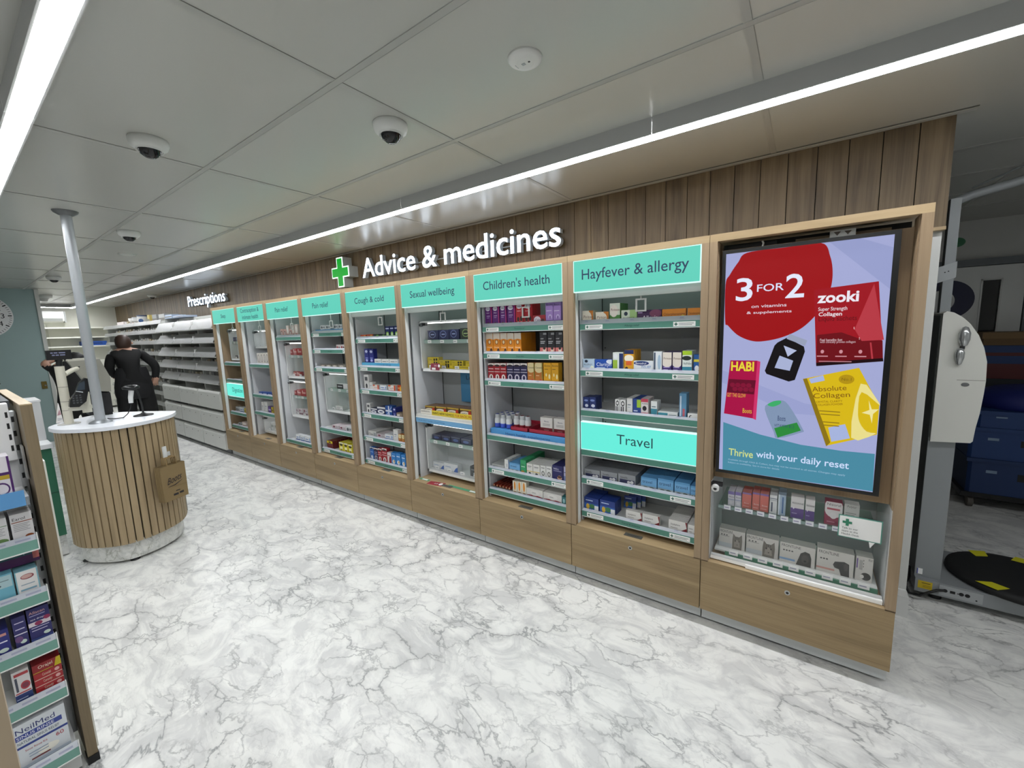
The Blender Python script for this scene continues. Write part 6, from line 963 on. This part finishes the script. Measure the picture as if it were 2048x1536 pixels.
for s_, hd in ((-1, 'L'), (1, 'R')):
    base = Vector(N_['hd'+hd][0]); dr_ = (base-Vector(N_['wr'+hd][0])).normalized()
    for i, ln in enumerate((.05, .062, .066, .058)):
        o_ = Vector((.0, .012*(i-1.5), 0)) if hd == 'R' else Vector((0, .009*(i-1.5), .006*(i-1.5)))
        N_[f'f{hd}{i}'] = (tuple(base+o_*1.6+dr_*.035), .0095); N_[f'g{hd}{i}'] = (tuple(base+o_*2+dr_*(.035+ln*.6)+Vector((-.012, 0, -.004))), .0085)
        ED += [('hd'+hd, f'f{hd}{i}'), (f'f{hd}{i}', f'g{hd}{i}')]
    N_['th'+hd] = (tuple(base+Vector((-.02, -.03*s_, .0))), .010); N_['ti'+hd] = (tuple(base+Vector((-.035, -.045*s_, 0))+dr_*.03), .009)
    ED += [('wr'+hd, 'th'+hd), ('th'+hd, 'ti'+hd)]
bd = body(t, N_, ED, 'pelvis', lambda c: (c.z > 1.49 and abs(c.y+.04) < .14) or (c.y > .195 and c.z < 1.07 and c.z > .9) or (c.x < -.19 and 1.0 < c.z < 1.2))
MB().lathe([(.0, 1.700), (.045, 1.696), (.078, 1.672), (.095, 1.63), (.098, 1.58), (.088, 1.535), (.07, 1.515), (.05, 1.51)], HAIR, (-.032, -.045, 0), 20, .92, .88).build('hair', t)
MB().tube([(-.06, .052, 1.595), (-.06, .058, 1.58), (-.06, .053, 1.565)], [.008, .012, .007], SKIN, 8).build('ear', t)
MB().lathe([(.20, .80), (.212, .88), (.208, .98), (.19, 1.08), (.182, 1.16), (.16, 1.24)], CLOTH2, (0, -.005, 0), 24, .72, 1.0).build('tunic', t)
# second person, bent low behind the till display
t = thing('person', 'person in black with dark hair bending low behind the till display', 'person', (-8.1, -1.19, 0))
N2 = {'pelvis': ((.25, 0, .86), (.16, .13)), 'waist': ((.14, 0, 1.02), (.15, .12)), 'chest': ((.02, .0, 1.20), (.17, .13)), 'upper': ((-.04, .02, 1.30), (.14, .10)), 'neck': ((-.09, .06, 1.35), .055), 'skull': ((-.12, .085, 1.40), (.085, .09)), 'crown': ((-.15, .09, 1.43), .06),
 'shL': ((-.03, -.15, 1.30), .06), 'elL': ((-.02, -.21, 1.36), .05), 'wrL': ((-.10, -.12, 1.40), .034), 'hdL': ((-.13, -.07, 1.40), .03),
 'shR': ((-.03, .15, 1.28), .06), 'elR': ((-.1, .20, 1.10), .05), 'wrR': ((-.25, .14, 1.05), .034), 'hdR': ((-.31, .12, 1.04), .03),
 'hipL': ((.25, -.10, .80), .115), 'knL': ((.16, -.12, .46), .085), 'anL': ((.22, -.12, .10), .06), 'toL': ((.08, -.12, .04), .045),
 'hipR': ((.25, .10, .80), .115), 'knR': ((.16, .12, .46), .085), 'anR': ((.22, .12, .10), .06), 'toR': ((.08, .12, .04), .045)}
ED2 = [e for e in ED if e[0] in N2 and e[1] in N2]
for hd in 'LR':
    base = Vector(N2['hd'+hd][0]); dr_ = (base-Vector(N2['wr'+hd][0])).normalized()
    for i in range(4):
        N2[f'f{hd}{i}'] = (tuple(base+dr_*.06+Vector((0, 0, .014*(i-1.5)))), .009); ED2.append(('hd'+hd, f'f{hd}{i}'))
    N2['th'+hd] = (tuple(base+Vector((-.02, 0, .035))+dr_*.02), .010); ED2.append(('wr'+hd, 'th'+hd))
body(t, N2, ED2, 'pelvis', lambda c: (c.y < -.10 and c.z > 1.335) or (c.x < -.2 and c.z < 1.2 and c.z > .9) or (c.x < -.1 and c.z > 1.33 and c.y > 0))
MB().lathe([(0, .09), (.05, .08), (.085, .045), (.098, 0), (.09, -.05), (.05, -.07)], M('#0e0d0e', .6), (-.115, .085, 1.40), 18, 1.05, 1.).build('hair', t)

# ------------------------------------------------------------------ prescription drawers beyond the cabinets
UW = M('#cfd0cb', .35); UD = M('#5a5b57', .6); UP = frosted('frosted_basket', '#8f9190', .5)
def unit(x0, x1, label):
    t = thing('prescription_unit', label, 'shelving', (0, 0, 0), 0, 'prescription drawer units')
    MB().box(x0, x1, .42, .44, .05, 1.97, UW).box(x0+.005, x1-.005, .36, .43, 1.90, 1.965, UW).build('back_panel', t)
    MB().box(x0, x0+.012, .10, .42, .05, 1.90, UW).build('side_panel', t); MB().box(x1-.012, x1, .10, .42, .05, 1.90, UW).build('side_panel', t)
    MB().box(x0+.02, x1-.02, .06, .42, 0, .052, M('#77787a', .5)).build('plinth', t)
    for z0, z1 in ((.068, .298), (.338, .585), (.628, .880)):
        d_ = MB().box(x0+.006, x1-.016, .0, .40, z0, z1-.03, UW).extr([(0, 0), (.02, .0), (.04, .032), (.012, .03)], (x0+.006, 0, z1-.032), Y, Z, X, x1-x0-.022, UW).box(x1-.014, x1-.002, .02, .35, z0+.01, z1-.03, PURE).build('drawer', t)
        h_ = MB()
        for i in range(3): h_.box(x0+.12+.24*i, x0+.138+.24*i, -.001, .001, z1-.078, z1-.066, UD)
        h_.build('label_slot', d_)
    for i, (z0, z1) in enumerate(((.985, 1.092), (1.172, 1.288), (1.358, 1.488), (1.552, 1.682), (1.742, 1.882))):
        b_ = MB(); y0, y1 = 0., .07
        b_.add([(x0+.006, y0, z0), (x1-.02, y0, z0), (x1-.02, y1, z1), (x0+.006, y1, z1), (x0+.006, y0+.008, z0), (x1-.02, y0+.008, z0), (x1-.02, y1+.006, z1), (x0+.006, y1+.006, z1)], [(0, 1, 2, 3), (7, 6, 5, 4), (3, 2, 6, 7), (0, 4, 5, 1), (1, 5, 6, 2), (0, 3, 7, 4)], UP)
        b_.box(x0+.006, x1-.02, .008, .40, z0-.012, z0, UW).box(x1-.02, x1-.004, .03, .36, z0, z1-.03, PURE)
        b_ = b_.build('basket', t)
        h_ = MB(); n_ = Vector((0, -.87, .5)); sl_ = Vector((0, y1-y0, z1-z0)).normalized()
        for k in range(4):
            c_ = Vector((x0+.10+.165*k, y0, z0))+sl_*.03; h_.quad(c_-Y*.0015, c_+X*.018-Y*.0015, c_+X*.018+sl_*.016-Y*.0015, c_+sl_*.016-Y*.0015, UD)
        h_.build('label_slot', b_)
    return t
UX = [(-7.605, -6.80, 'white prescription drawer unit standing against the Sleep cabinet'), (-8.41, -7.605, 'white prescription drawer unit, second from the Sleep cabinet'), (-9.215, -8.41, 'white prescription drawer unit, third from the Sleep cabinet, behind the person')]
for x0, x1, l_ in UX: unit(x0, x1, l_)
PK = [M(h_, .5) for h_ in ('#cfcfcb', '#b3b4b0', '#8f9192', '#c9c3b6', '#7f817c', '#b5a78c', '#6c6a64', '#4d4038')]
_pm = {}
def packet(x, y, z, w, h_, d_, m, label, group, rx=0.):
    k_ = (w, h_, d_, m.name)
    if k_ not in _pm: _pm[k_] = MB().box(-w/2, w/2, 0, d_, 0, h_, m).box(-w*.3, w*.2, -.0006, 0, h_*.4, h_*.7, PK[6]).mesh('packet')
    o = bpy.data.objects.new('prescription_packet', _pm[k_]); COL.objects.link(o); o.location = (x, y, z); o.rotation_euler = (rx, 0, 0); return tag(o, label, 'packet', group)
rnd = random.Random(3)
for u_, (x0, x1, _l) in enumerate(UX):
    for i, z_ in enumerate((.985, 1.172, 1.358, 1.552, 1.742)):
        for k in range(7):
            h_ = rnd.choice((.095, .11, .125, .14)); w_ = rnd.choice((.05, .07, .085))
            packet(x0+.075+.10*k, .10+.05*rnd.random(), z_+.001, w_, h_, .08, PK[rnd.choice((0, 0, 1, 2, 3, 4, 5, 6, 7))], f'{ORD[k]} packet along in {ORD[4-i]} basket down, {ORD[u_]} prescription drawer unit from Sleep', 'packets in the prescription baskets')
# open shelving with packs further along, tubs on top
for u_ in range(5):
    x1 = -9.215-.80*u_; x0 = x1-.80
    t = thing('open_shelving', f'white open dispensary shelving, {ORD[u_]} unit beyond the prescription drawer units', 'shelving', (0, 0, 0), 0, 'open dispensary shelving units')
    MB().box(x0, x1, .50, .52, .05, 1.97, UW).build('back_panel', t); MB().box(x0, x0+.012, .16, .50, 0, 1.90, UW).build('side_panel', t)
    for i, z_ in enumerate((.25, .45, .65, .82, .985, 1.172, 1.358, 1.552, 1.742, 1.90)):
        MB().box(x0+.006, x1-.006, .10, .50, z_-.012, z_, UW).add([(x0+.006, .092, z_-.012), (x1-.006, .092, z_-.012), (x1-.006, .115, z_+.055), (x0+.006, .115, z_+.055), (x0+.006, .098, z_-.012), (x1-.006, .098, z_-.012), (x1-.006, .121, z_+.055), (x0+.006, .121, z_+.055)], [(0, 1, 2, 3), (7, 6, 5, 4), (3, 2, 6, 7), (1, 5, 6, 2)], UP).build('shelf', t)
        if i in (3, 5, 6, 7, 8, 9) and i*u_ < 28 and not (i == 9 and u_ in (0, 1, 3)):
            for k in range(6):
                h_ = rnd.choice((.07, .085, .10)); packet(x0+.09+.125*k, .14, z_+.001, .09, h_, .10, PK[rnd.choice((0, 0, 0, 1, 1, 2, 3, 5))], f'{ORD[k]} packet along on {ORD[9-i]} shelf down, {ORD[u_]} open shelving unit', 'packets on the open shelving')
for i, (x, y, r_, h_, lid) in enumerate(((-11.35, .385, .10, .225, '#3f4f6a'), (-11.75, .385, .09, .20, '#c9ccd0'), (-12.05, .385, .085, .19, '#d3d4d2'))):
    t = thing('white_tub', ['big white tub with dark blue lid and round label on the open shelving', 'white tub between two others on top of the open shelving', 'white tub standing last toward the far shelves on the shelving'][i], 'tub', (x, y, 1.9005), 0)
    MB().lathe([(r_*.92, 0), (r_, .01), (r_, h_*.9)], M('#d9dad8', .4), n=20).build('body', t); MB().lathe([(r_*1.04, h_*.88), (r_*1.04, h_), (0, h_*1.01)], M(lid, .4), n=20).build('lid', t)
    if i == 0: MB().extr([(.04*math.cos(a*.3142), .04*math.sin(a*.3142)) for a in range(20)], (r_*.80, -r_*.62, h_*.5), Vector((.62, .78, 0)), Z, Vector((.78, -.62, 0)), .006, M('#2f4f7c')).build('label', t)
tag(MB().box(-.25, .25, -.07, .07, 0, .11, M('#d9cfcd', .5)).build('long_box', None, (-11.92, .205, 1.9005)), 'long pinkish white box along the front of the open shelving', 'box')
for i, (x, c_, w_, h_) in enumerate(((-9.55, '#a8a9a6', .3, .16), (-9.95, '#8f9090', .25, .17), (-10.3, '#c9b56a', .12, .18), (-9.2, '#aab9d0', .35, .06), (-8.75, '#b9c6dc', .45, .03))):
    tag(MB().box(-w_/2, w_/2, -.1, .1, 0, h_, M(c_, .5)).box(-w_/2+.01, w_/2-.01, -.1006, -.1, h_*.3, h_*.6, PK[6]).build('stacked_box', None, (x, .31, 1.9705 if i > 2 else 1.9005)), ['grey box on top of the shelving, middle of the row', 'darker grey box on the shelving next to a yellowish carton', 'yellowish carton on top of the shelving', 'pale blue box lying on top of the drawer units', 'flat pale blue folder lying on top of the drawer units'][i], 'box')
# far wall: shelves, blue crate, air conditioner, low cabinet
t = thing('wall_shelving', 'white wall shelves almost empty on the far dispensary wall', 'shelving', (0, 0, 0))
for z_ in (1.985, 1.762, 1.546): MB().box(-14.6, -14.28, -3.2, .40, z_-.03, z_, M('#e6e6da', .4)).build('shelf', t)
for y_ in (-2.4, -1.35, -.6): MB().box(-14.6, -14.585, y_-.015, y_+.015, 1.35, 2.05, M('#b9baae', .4)).build('upright', t)
MB().box(-14.6, -14.30, -3.2, .40, .05, 1.20, M('#dcdcd0', .5)).build('lower_panel', t)
tag(MB().box(-.12, .12, -.22, .22, 0, .10, M('#1f4fa0', .5)).box(.12, .122, -.14, .14, .03, .07, M('#163a7a')).build('storage_crate', None, (-14.44, .1, 1.548)), 'blue plastic crate on the lowest far wall shelf', 'crate')
t = thing('air_conditioner', 'white wall air conditioner high above the far wall shelves', 'air conditioner', (-14.48, -.85, 2.10))
MB().extr([(-.12, 0), (.10, .03), (.12, .10), (.12, .25), (-.12, .25)], (0, -.65, 0), X, Z, Y, 1.18, M('#e2e3df', .4)).build('case', t); MB().extr([(.1, .028), (.121, .09), (.124, .09), (.104, .024)], (0, -.62, 0), X, Z, Y, 1.12, M('#9a9c98', .5)).build('vane', t); MB().box(-.12, .125, .53, .56, 0, .25, M('#8f918e', .5)).build('end_cap', t)
# far worktop behind the teal wall edge, tall grey monitor back-drop left out of sight; white low units
t = thing('dispensary_bench', 'white dispensary worktop running below the far wall shelves', 'worktop', (0, 0, 0))
MB().box(-13.9, -11.0, -3.0, -1.30, .86, .90, M('#e3e4e0', .35)).build('top', t); MB().box(-13.85, -11.05, -2.95, -1.32, .05, .86, M('#d3d4ce', .5)).build('cupboard', t)
# clock and socket on the teal wall
t = thing('wall_clock', 'large round white wall clock on the teal wall', 'clock', (-10.478, -1.72, 2.06), R(90))
MB().extr([(.34*math.cos(a*math.pi/24), .34*math.sin(a*math.pi/24)) for a in range(48)], (0, 0, 0), X, Z, -Y, .03, M('#d9dad8', .4), M('#e2e3e2', .4)).build('case', t)
d_ = MB()
for k in range(60):
    a = k*math.pi/30; r0 = .285 if k % 5 == 0 else .298; wv = .008 if k % 5 == 0 else .003; u_ = Vector((math.sin(a), 0, math.cos(a))); v_ = Vector((math.cos(a), 0, -math.sin(a)))
    q = [u_*r0-v_*wv, u_*r0+v_*wv, u_*.325+v_*wv, u_*.325-v_*wv]; d_.quad(*[p-Y*.0315 for p in reversed(q)], DARK)
for k in range(1, 13):
    a = k*math.pi/6; d_.text(str(k), (.232*math.sin(a), -.03, .232*math.cos(a)-.038), X, Z, .076, DARK, align='c', off=.0015)
d_.build('dial_marks', t)
MB().extr([(-.01, -.04), (.01, -.04), (.006, .16), (-.006, .16)], (0, -.034, 0), X, Z, -Y, .002, DARK).build('hour_hand', t)
MB().extr([(-.04, -.008), (-.04, .008), (.26, .005), (.26, -.005)], (0, -.037, 0), Vector((-.6, 0, .8)), Vector((.8, 0, .6)), -Y, .002, DARK).build('minute_hand', t)
t = thing('key_switch', 'small brass switch plate low on the teal wall edge', 'switch', (-10.48, -1.19, .945))
MB().box(0, .012, -.03, .03, -.06, .06, M('#7a6a3a', .35, .7)).build('plate', t); MB().tube([(.01, .01, -.005), (.03, .01, -.005)], .012, STEEL, 10).build('key', t)

# ------------------------------------------------------------------ height and weight machine at the wall end
SG = M('#8e9294', .4, .2); SGD = M('#5d6264', .45, .2); MW = M('#cfcfc8', .4)
t = thing('weighing_machine', 'grey and white height and weight machine beside the screen cabinet', 'weighing machine', (0, 0, 0))
bs = MB().box(.213, 1.25, .887, 1.35, .045, .122, SG).build('base', t)
MB().box(.31, .475, .8845, .887, .056, .112, M('#a3a6a8', .4)).build('port_panel', bs)
pm = MB()
for x in (.333, .395, .418): pm.ell((x, .8842, .086), X, Z, .010, .010, BLACK, .0006)
pm.box(.352, .372, .8836, .8842, .078, .093, BLACK).ell((.382, .8842, .085), X, Z, .003, .003, BLACK, .0006).ell((.452, .8842, .07), X, Z, .004, .004, DARK, .0006); pm.build('socket', bs)
MB().box(.225, .283, .8855, .887, .068, .112, M('#c9ad1c', .45)).box(.24, .275, .885, .8855, .099, .103, M('#5a4a14')).box(.245, .278, .885, .8855, .078, .08, M('#7a6a14')).box(.245, .278, .885, .8855, .086, .088, M('#7a6a14')).build('warning_label', bs)
for x, y in ((.31, .96), (1.1, .96), (.31, 1.27), (1.1, 1.27)): MB().lathe([(.03, 0), (.03, .02), (.015, .045)], BLACK, (x, y, 0), 14).build('foot', bs)
pf = MB().lathe([(.275, 0), (.29, .012), (.285, .035), (.25, .042), (0, .042)], M('#0c0d0e', .7), (.66, 1.10, .1225), 40, 1., .93).build('platform', t)
for a0, a1 in ((222, 240), (285, 303), (60, 80), (105, 122), (-15, 5)):
    pts = [(.287*math.cos(R(a)), .287*.93*math.sin(R(a))) for a in (a0, a1)]+[(.215*math.cos(R(a)), .215*.93*math.sin(R(a))) for a in (a1+6, a0+6)]
    MB().add([(.66+x, 1.10+y, .1655) for x, y in pts], [(0, 1, 2, 3)], M('#c2bd1f', .5)).build('yellow_tape', pf)
cl = MB().box(.214, .318, .92, 1.14, .122, .93, SG).box(.2135, .3185, .955, .96, .122, .93, SGD).build('column', t)
MB().box(.2125, .214, .92, 1.14, .122, 1.59, SGD).build('side_cover', t)
MB().box(.222, .245, .9185, .92, .135, .168, PURE).box(.222, .226, .918, .9186, .135, .168, M('#3f4a9a')).build('label', cl)
hd = [(.216, .915), (.364, .925), (.372, .935), (.376, 1.004), (.385, 1.083), (.391, 1.185), (.393, 1.253), (.389, 1.35), (.374, 1.42), (.35, 1.485), (.318, 1.541), (.288, 1.577), (.255, 1.602), (.23, 1.61), (.216, 1.60)]
MB().extr(hd, (0, 1.16, 0), X, Z, -Y, .27, MW).box(.29, .391, .8895, .8905, 1.2525, 1.2555, M('#8f8f88')).build('head_housing', t)
MB().extr([(.015*math.cos(a*.393), .010*math.sin(a*.393)) for a in range(16)], (.322, .89, 1.231), X, Z, -Y, .002, M('#77797a', .35, .5)).build('badge', t)
MB().lathe([(0, -.05), (.014, -.04), (.0215, -.012), (.022, .02), (.012, .05), (0, .056)], M('#b9bcbd', .2, .7), (.298, .875, 1.475), 18).lathe([(0, -.045), (.010, -.036), (.0175, -.005), (.018, .02), (.013, .042), (0, .046)], M('#b9bcbd', .2, .7), (.288, .875, 1.375), 18).box(.286, .302, .868, .884, 1.415, 1.43, DARK).build('hand_sensor', t)
MB().box(.222, .262, 1.0, 1.05, 1.595, 2.19, SG).box(.2205, .222, .998, 1.05, 1.6, 2.19, SGD).tube([(.242, 1.025, 2.175), (.30, 1.03, 2.20), (.62, 1.06, 2.27)], .022, SG, 8).tube([(.30, 1.03, 2.235), (.6, 1.06, 2.36)], .004, SGD, 6).build('height_arm', t)
MB().extr([(.195, 1.76), (.268, 1.785), (.268, 1.868), (.195, 1.843)], (0, .998, 0), X, Z, -Y, .004, M('#a3a7a9', .4)).ell((.225, .994, 1.815), X, Z, .003, .003, DARK).ell((.238, .994, 1.82), X, Z, .003, .003, DARK).build('bracket_plate', t)
MB().tube([(.33, .884, .086), (.30, .87, .085), (.26, .86, .06), (.23, .86, .035), (.19, .87, .03), (.175, .90, .06), (.18, .93, .12), (.195, .95, .15), (.20, .96, .09), (.185, .98, .01)], .007, BLACK, 8).build('cable', t)
# crates, bag, cardboard box on a dolly
NB = M('#1b3a6e', .55); NB2 = M('#16305c', .55)
t = thing('crate_dolly', 'black dolly on castors under the blue crates', 'trolley', (1.15, 2.95, 0))
MB().box(-.40, .40, -.33, .33, .10, .14, BLACK).build('deck', t)
for x in (-.33, .33):
    for y in (-.26, .26): MB().tube([(x-.016, y, .05), (x+.016, y, .05)], .05, M('#55504a', .6), 18).box(x-.025, x+.025, y-.02, y+.02, .085, .10, STEEL).build('castor', t)
def crate(z0, h_, x0, x1, label, m):
    t = thing('storage_crate', label, 'crate', ((x0+x1)/2, 2.94, z0), 0, 'blue storage crates'); w = (x1-x0)/2
    MB().prism([(-w+.02, -.31), (w-.02, -.31), (w, -.29), (w, .31), (-w, .31), (-w, -.29)], 0, h_-.03, m).build('body', t)
    MB().prism([(-w-.015, -.325), (w+.015, -.325), (w+.015, .325), (-w-.015, .325)], h_-.03, h_, m).build('rim', t)
    MB().box(-.10, .10, -.312, -.31, h_*.45, h_*.65, BLACK).box(-w+.1, -w+.16, -.312, -.31, h_*.6, h_*.68, M('#7c90a9', .5)).build('handle', t)
crate(.14, .29, .78, 1.52, 'dark blue crate at the bottom of the stack on the dolly', NB2)
crate(.431, .255, .77, 1.52, 'dark blue crate in the middle of the stack on the dolly', NB)
crate(.687, .135, .80, 1.52, 'dark blue crate topmost of the stack on the dolly', NB)
tag(MB().lathe([(.33, 0), (.36, .05), (.33, .12), (.22, .165), (.08, .185), (0, .19)], M('#141f66', .6), (0, 0, 0), 22, 1.0, .85).build('sack', None, (1.17, 2.93, .823)), 'dark blue fabric sack slumped on top of the crates', 'sack')
for i, (m, z0, z1) in enumerate(((M('#5a1518', .5), 0, .135), (NB, .135, .205), (M('#5a1518', .5), .205, .235), (NB, .235, .30))):
    tag(MB().box(-.22, .22, -.15, .15, z0+.0005, z1, m).build('flat_crate', None, (1.17, 3.50, 1.005)), f'{["dark red", "dark blue", "thin dark red", "upper dark blue"][i]} flat crate in the stack against the right door', 'crate')
t = thing('crate_pedestal', 'dark storage cabinet under the red and blue crates by the door', 'cabinet', (1.17, 3.5, 0)); MB().box(-.23, .23, -.16, .16, .04, 1.003, M('#22262c', .6)).build('body', t); MB().box(-.22, .22, -.15, .15, 0, .04, BLACK).build('plinth', t)
t = thing('cardboard_box', 'brown cardboard box on top of the red and blue crates', 'box', (1.15, 3.48, 1.306)); MB().box(-.20, .22, -.15, .14, 0, .06, M('#6a5233', .7)).box(-.21, .23, -.155, .145, .06, .115, M('#7c6240', .7)).build('body', t)
t = thing('round_sign', 'navy blue ring sign on the white wall beyond the machine', 'sign', (.765, 3.728, 1.735))
ro, ri = .19, .105; n_ = 40; a_ = [(ro*math.cos(k*2*math.pi/n_), ro*math.sin(k*2*math.pi/n_)) for k in range(n_)]
MB().extr(a_, (0, 0, 0), X, Z, -Y, .003, M('#0f1440', .5)).build('ring', t); MB().extr([(x*ri/ro-.05, z*ri/ro-.01) for x, z in a_], (0, -.003, 0), X, Z, -Y, .0015, WHITE).build('centre', t)
tag(MB().extr([(.06*math.cos(k*.3142), .045*math.sin(k*.3142)) for k in range(20)], (0, 0, 0), X, Z, -Y, .006, M('#1f7a4a', .4)).build('oval_sign', None, (.80, 3.769, 2.29)), 'small green oval sign high on the white back wall', 'sign')
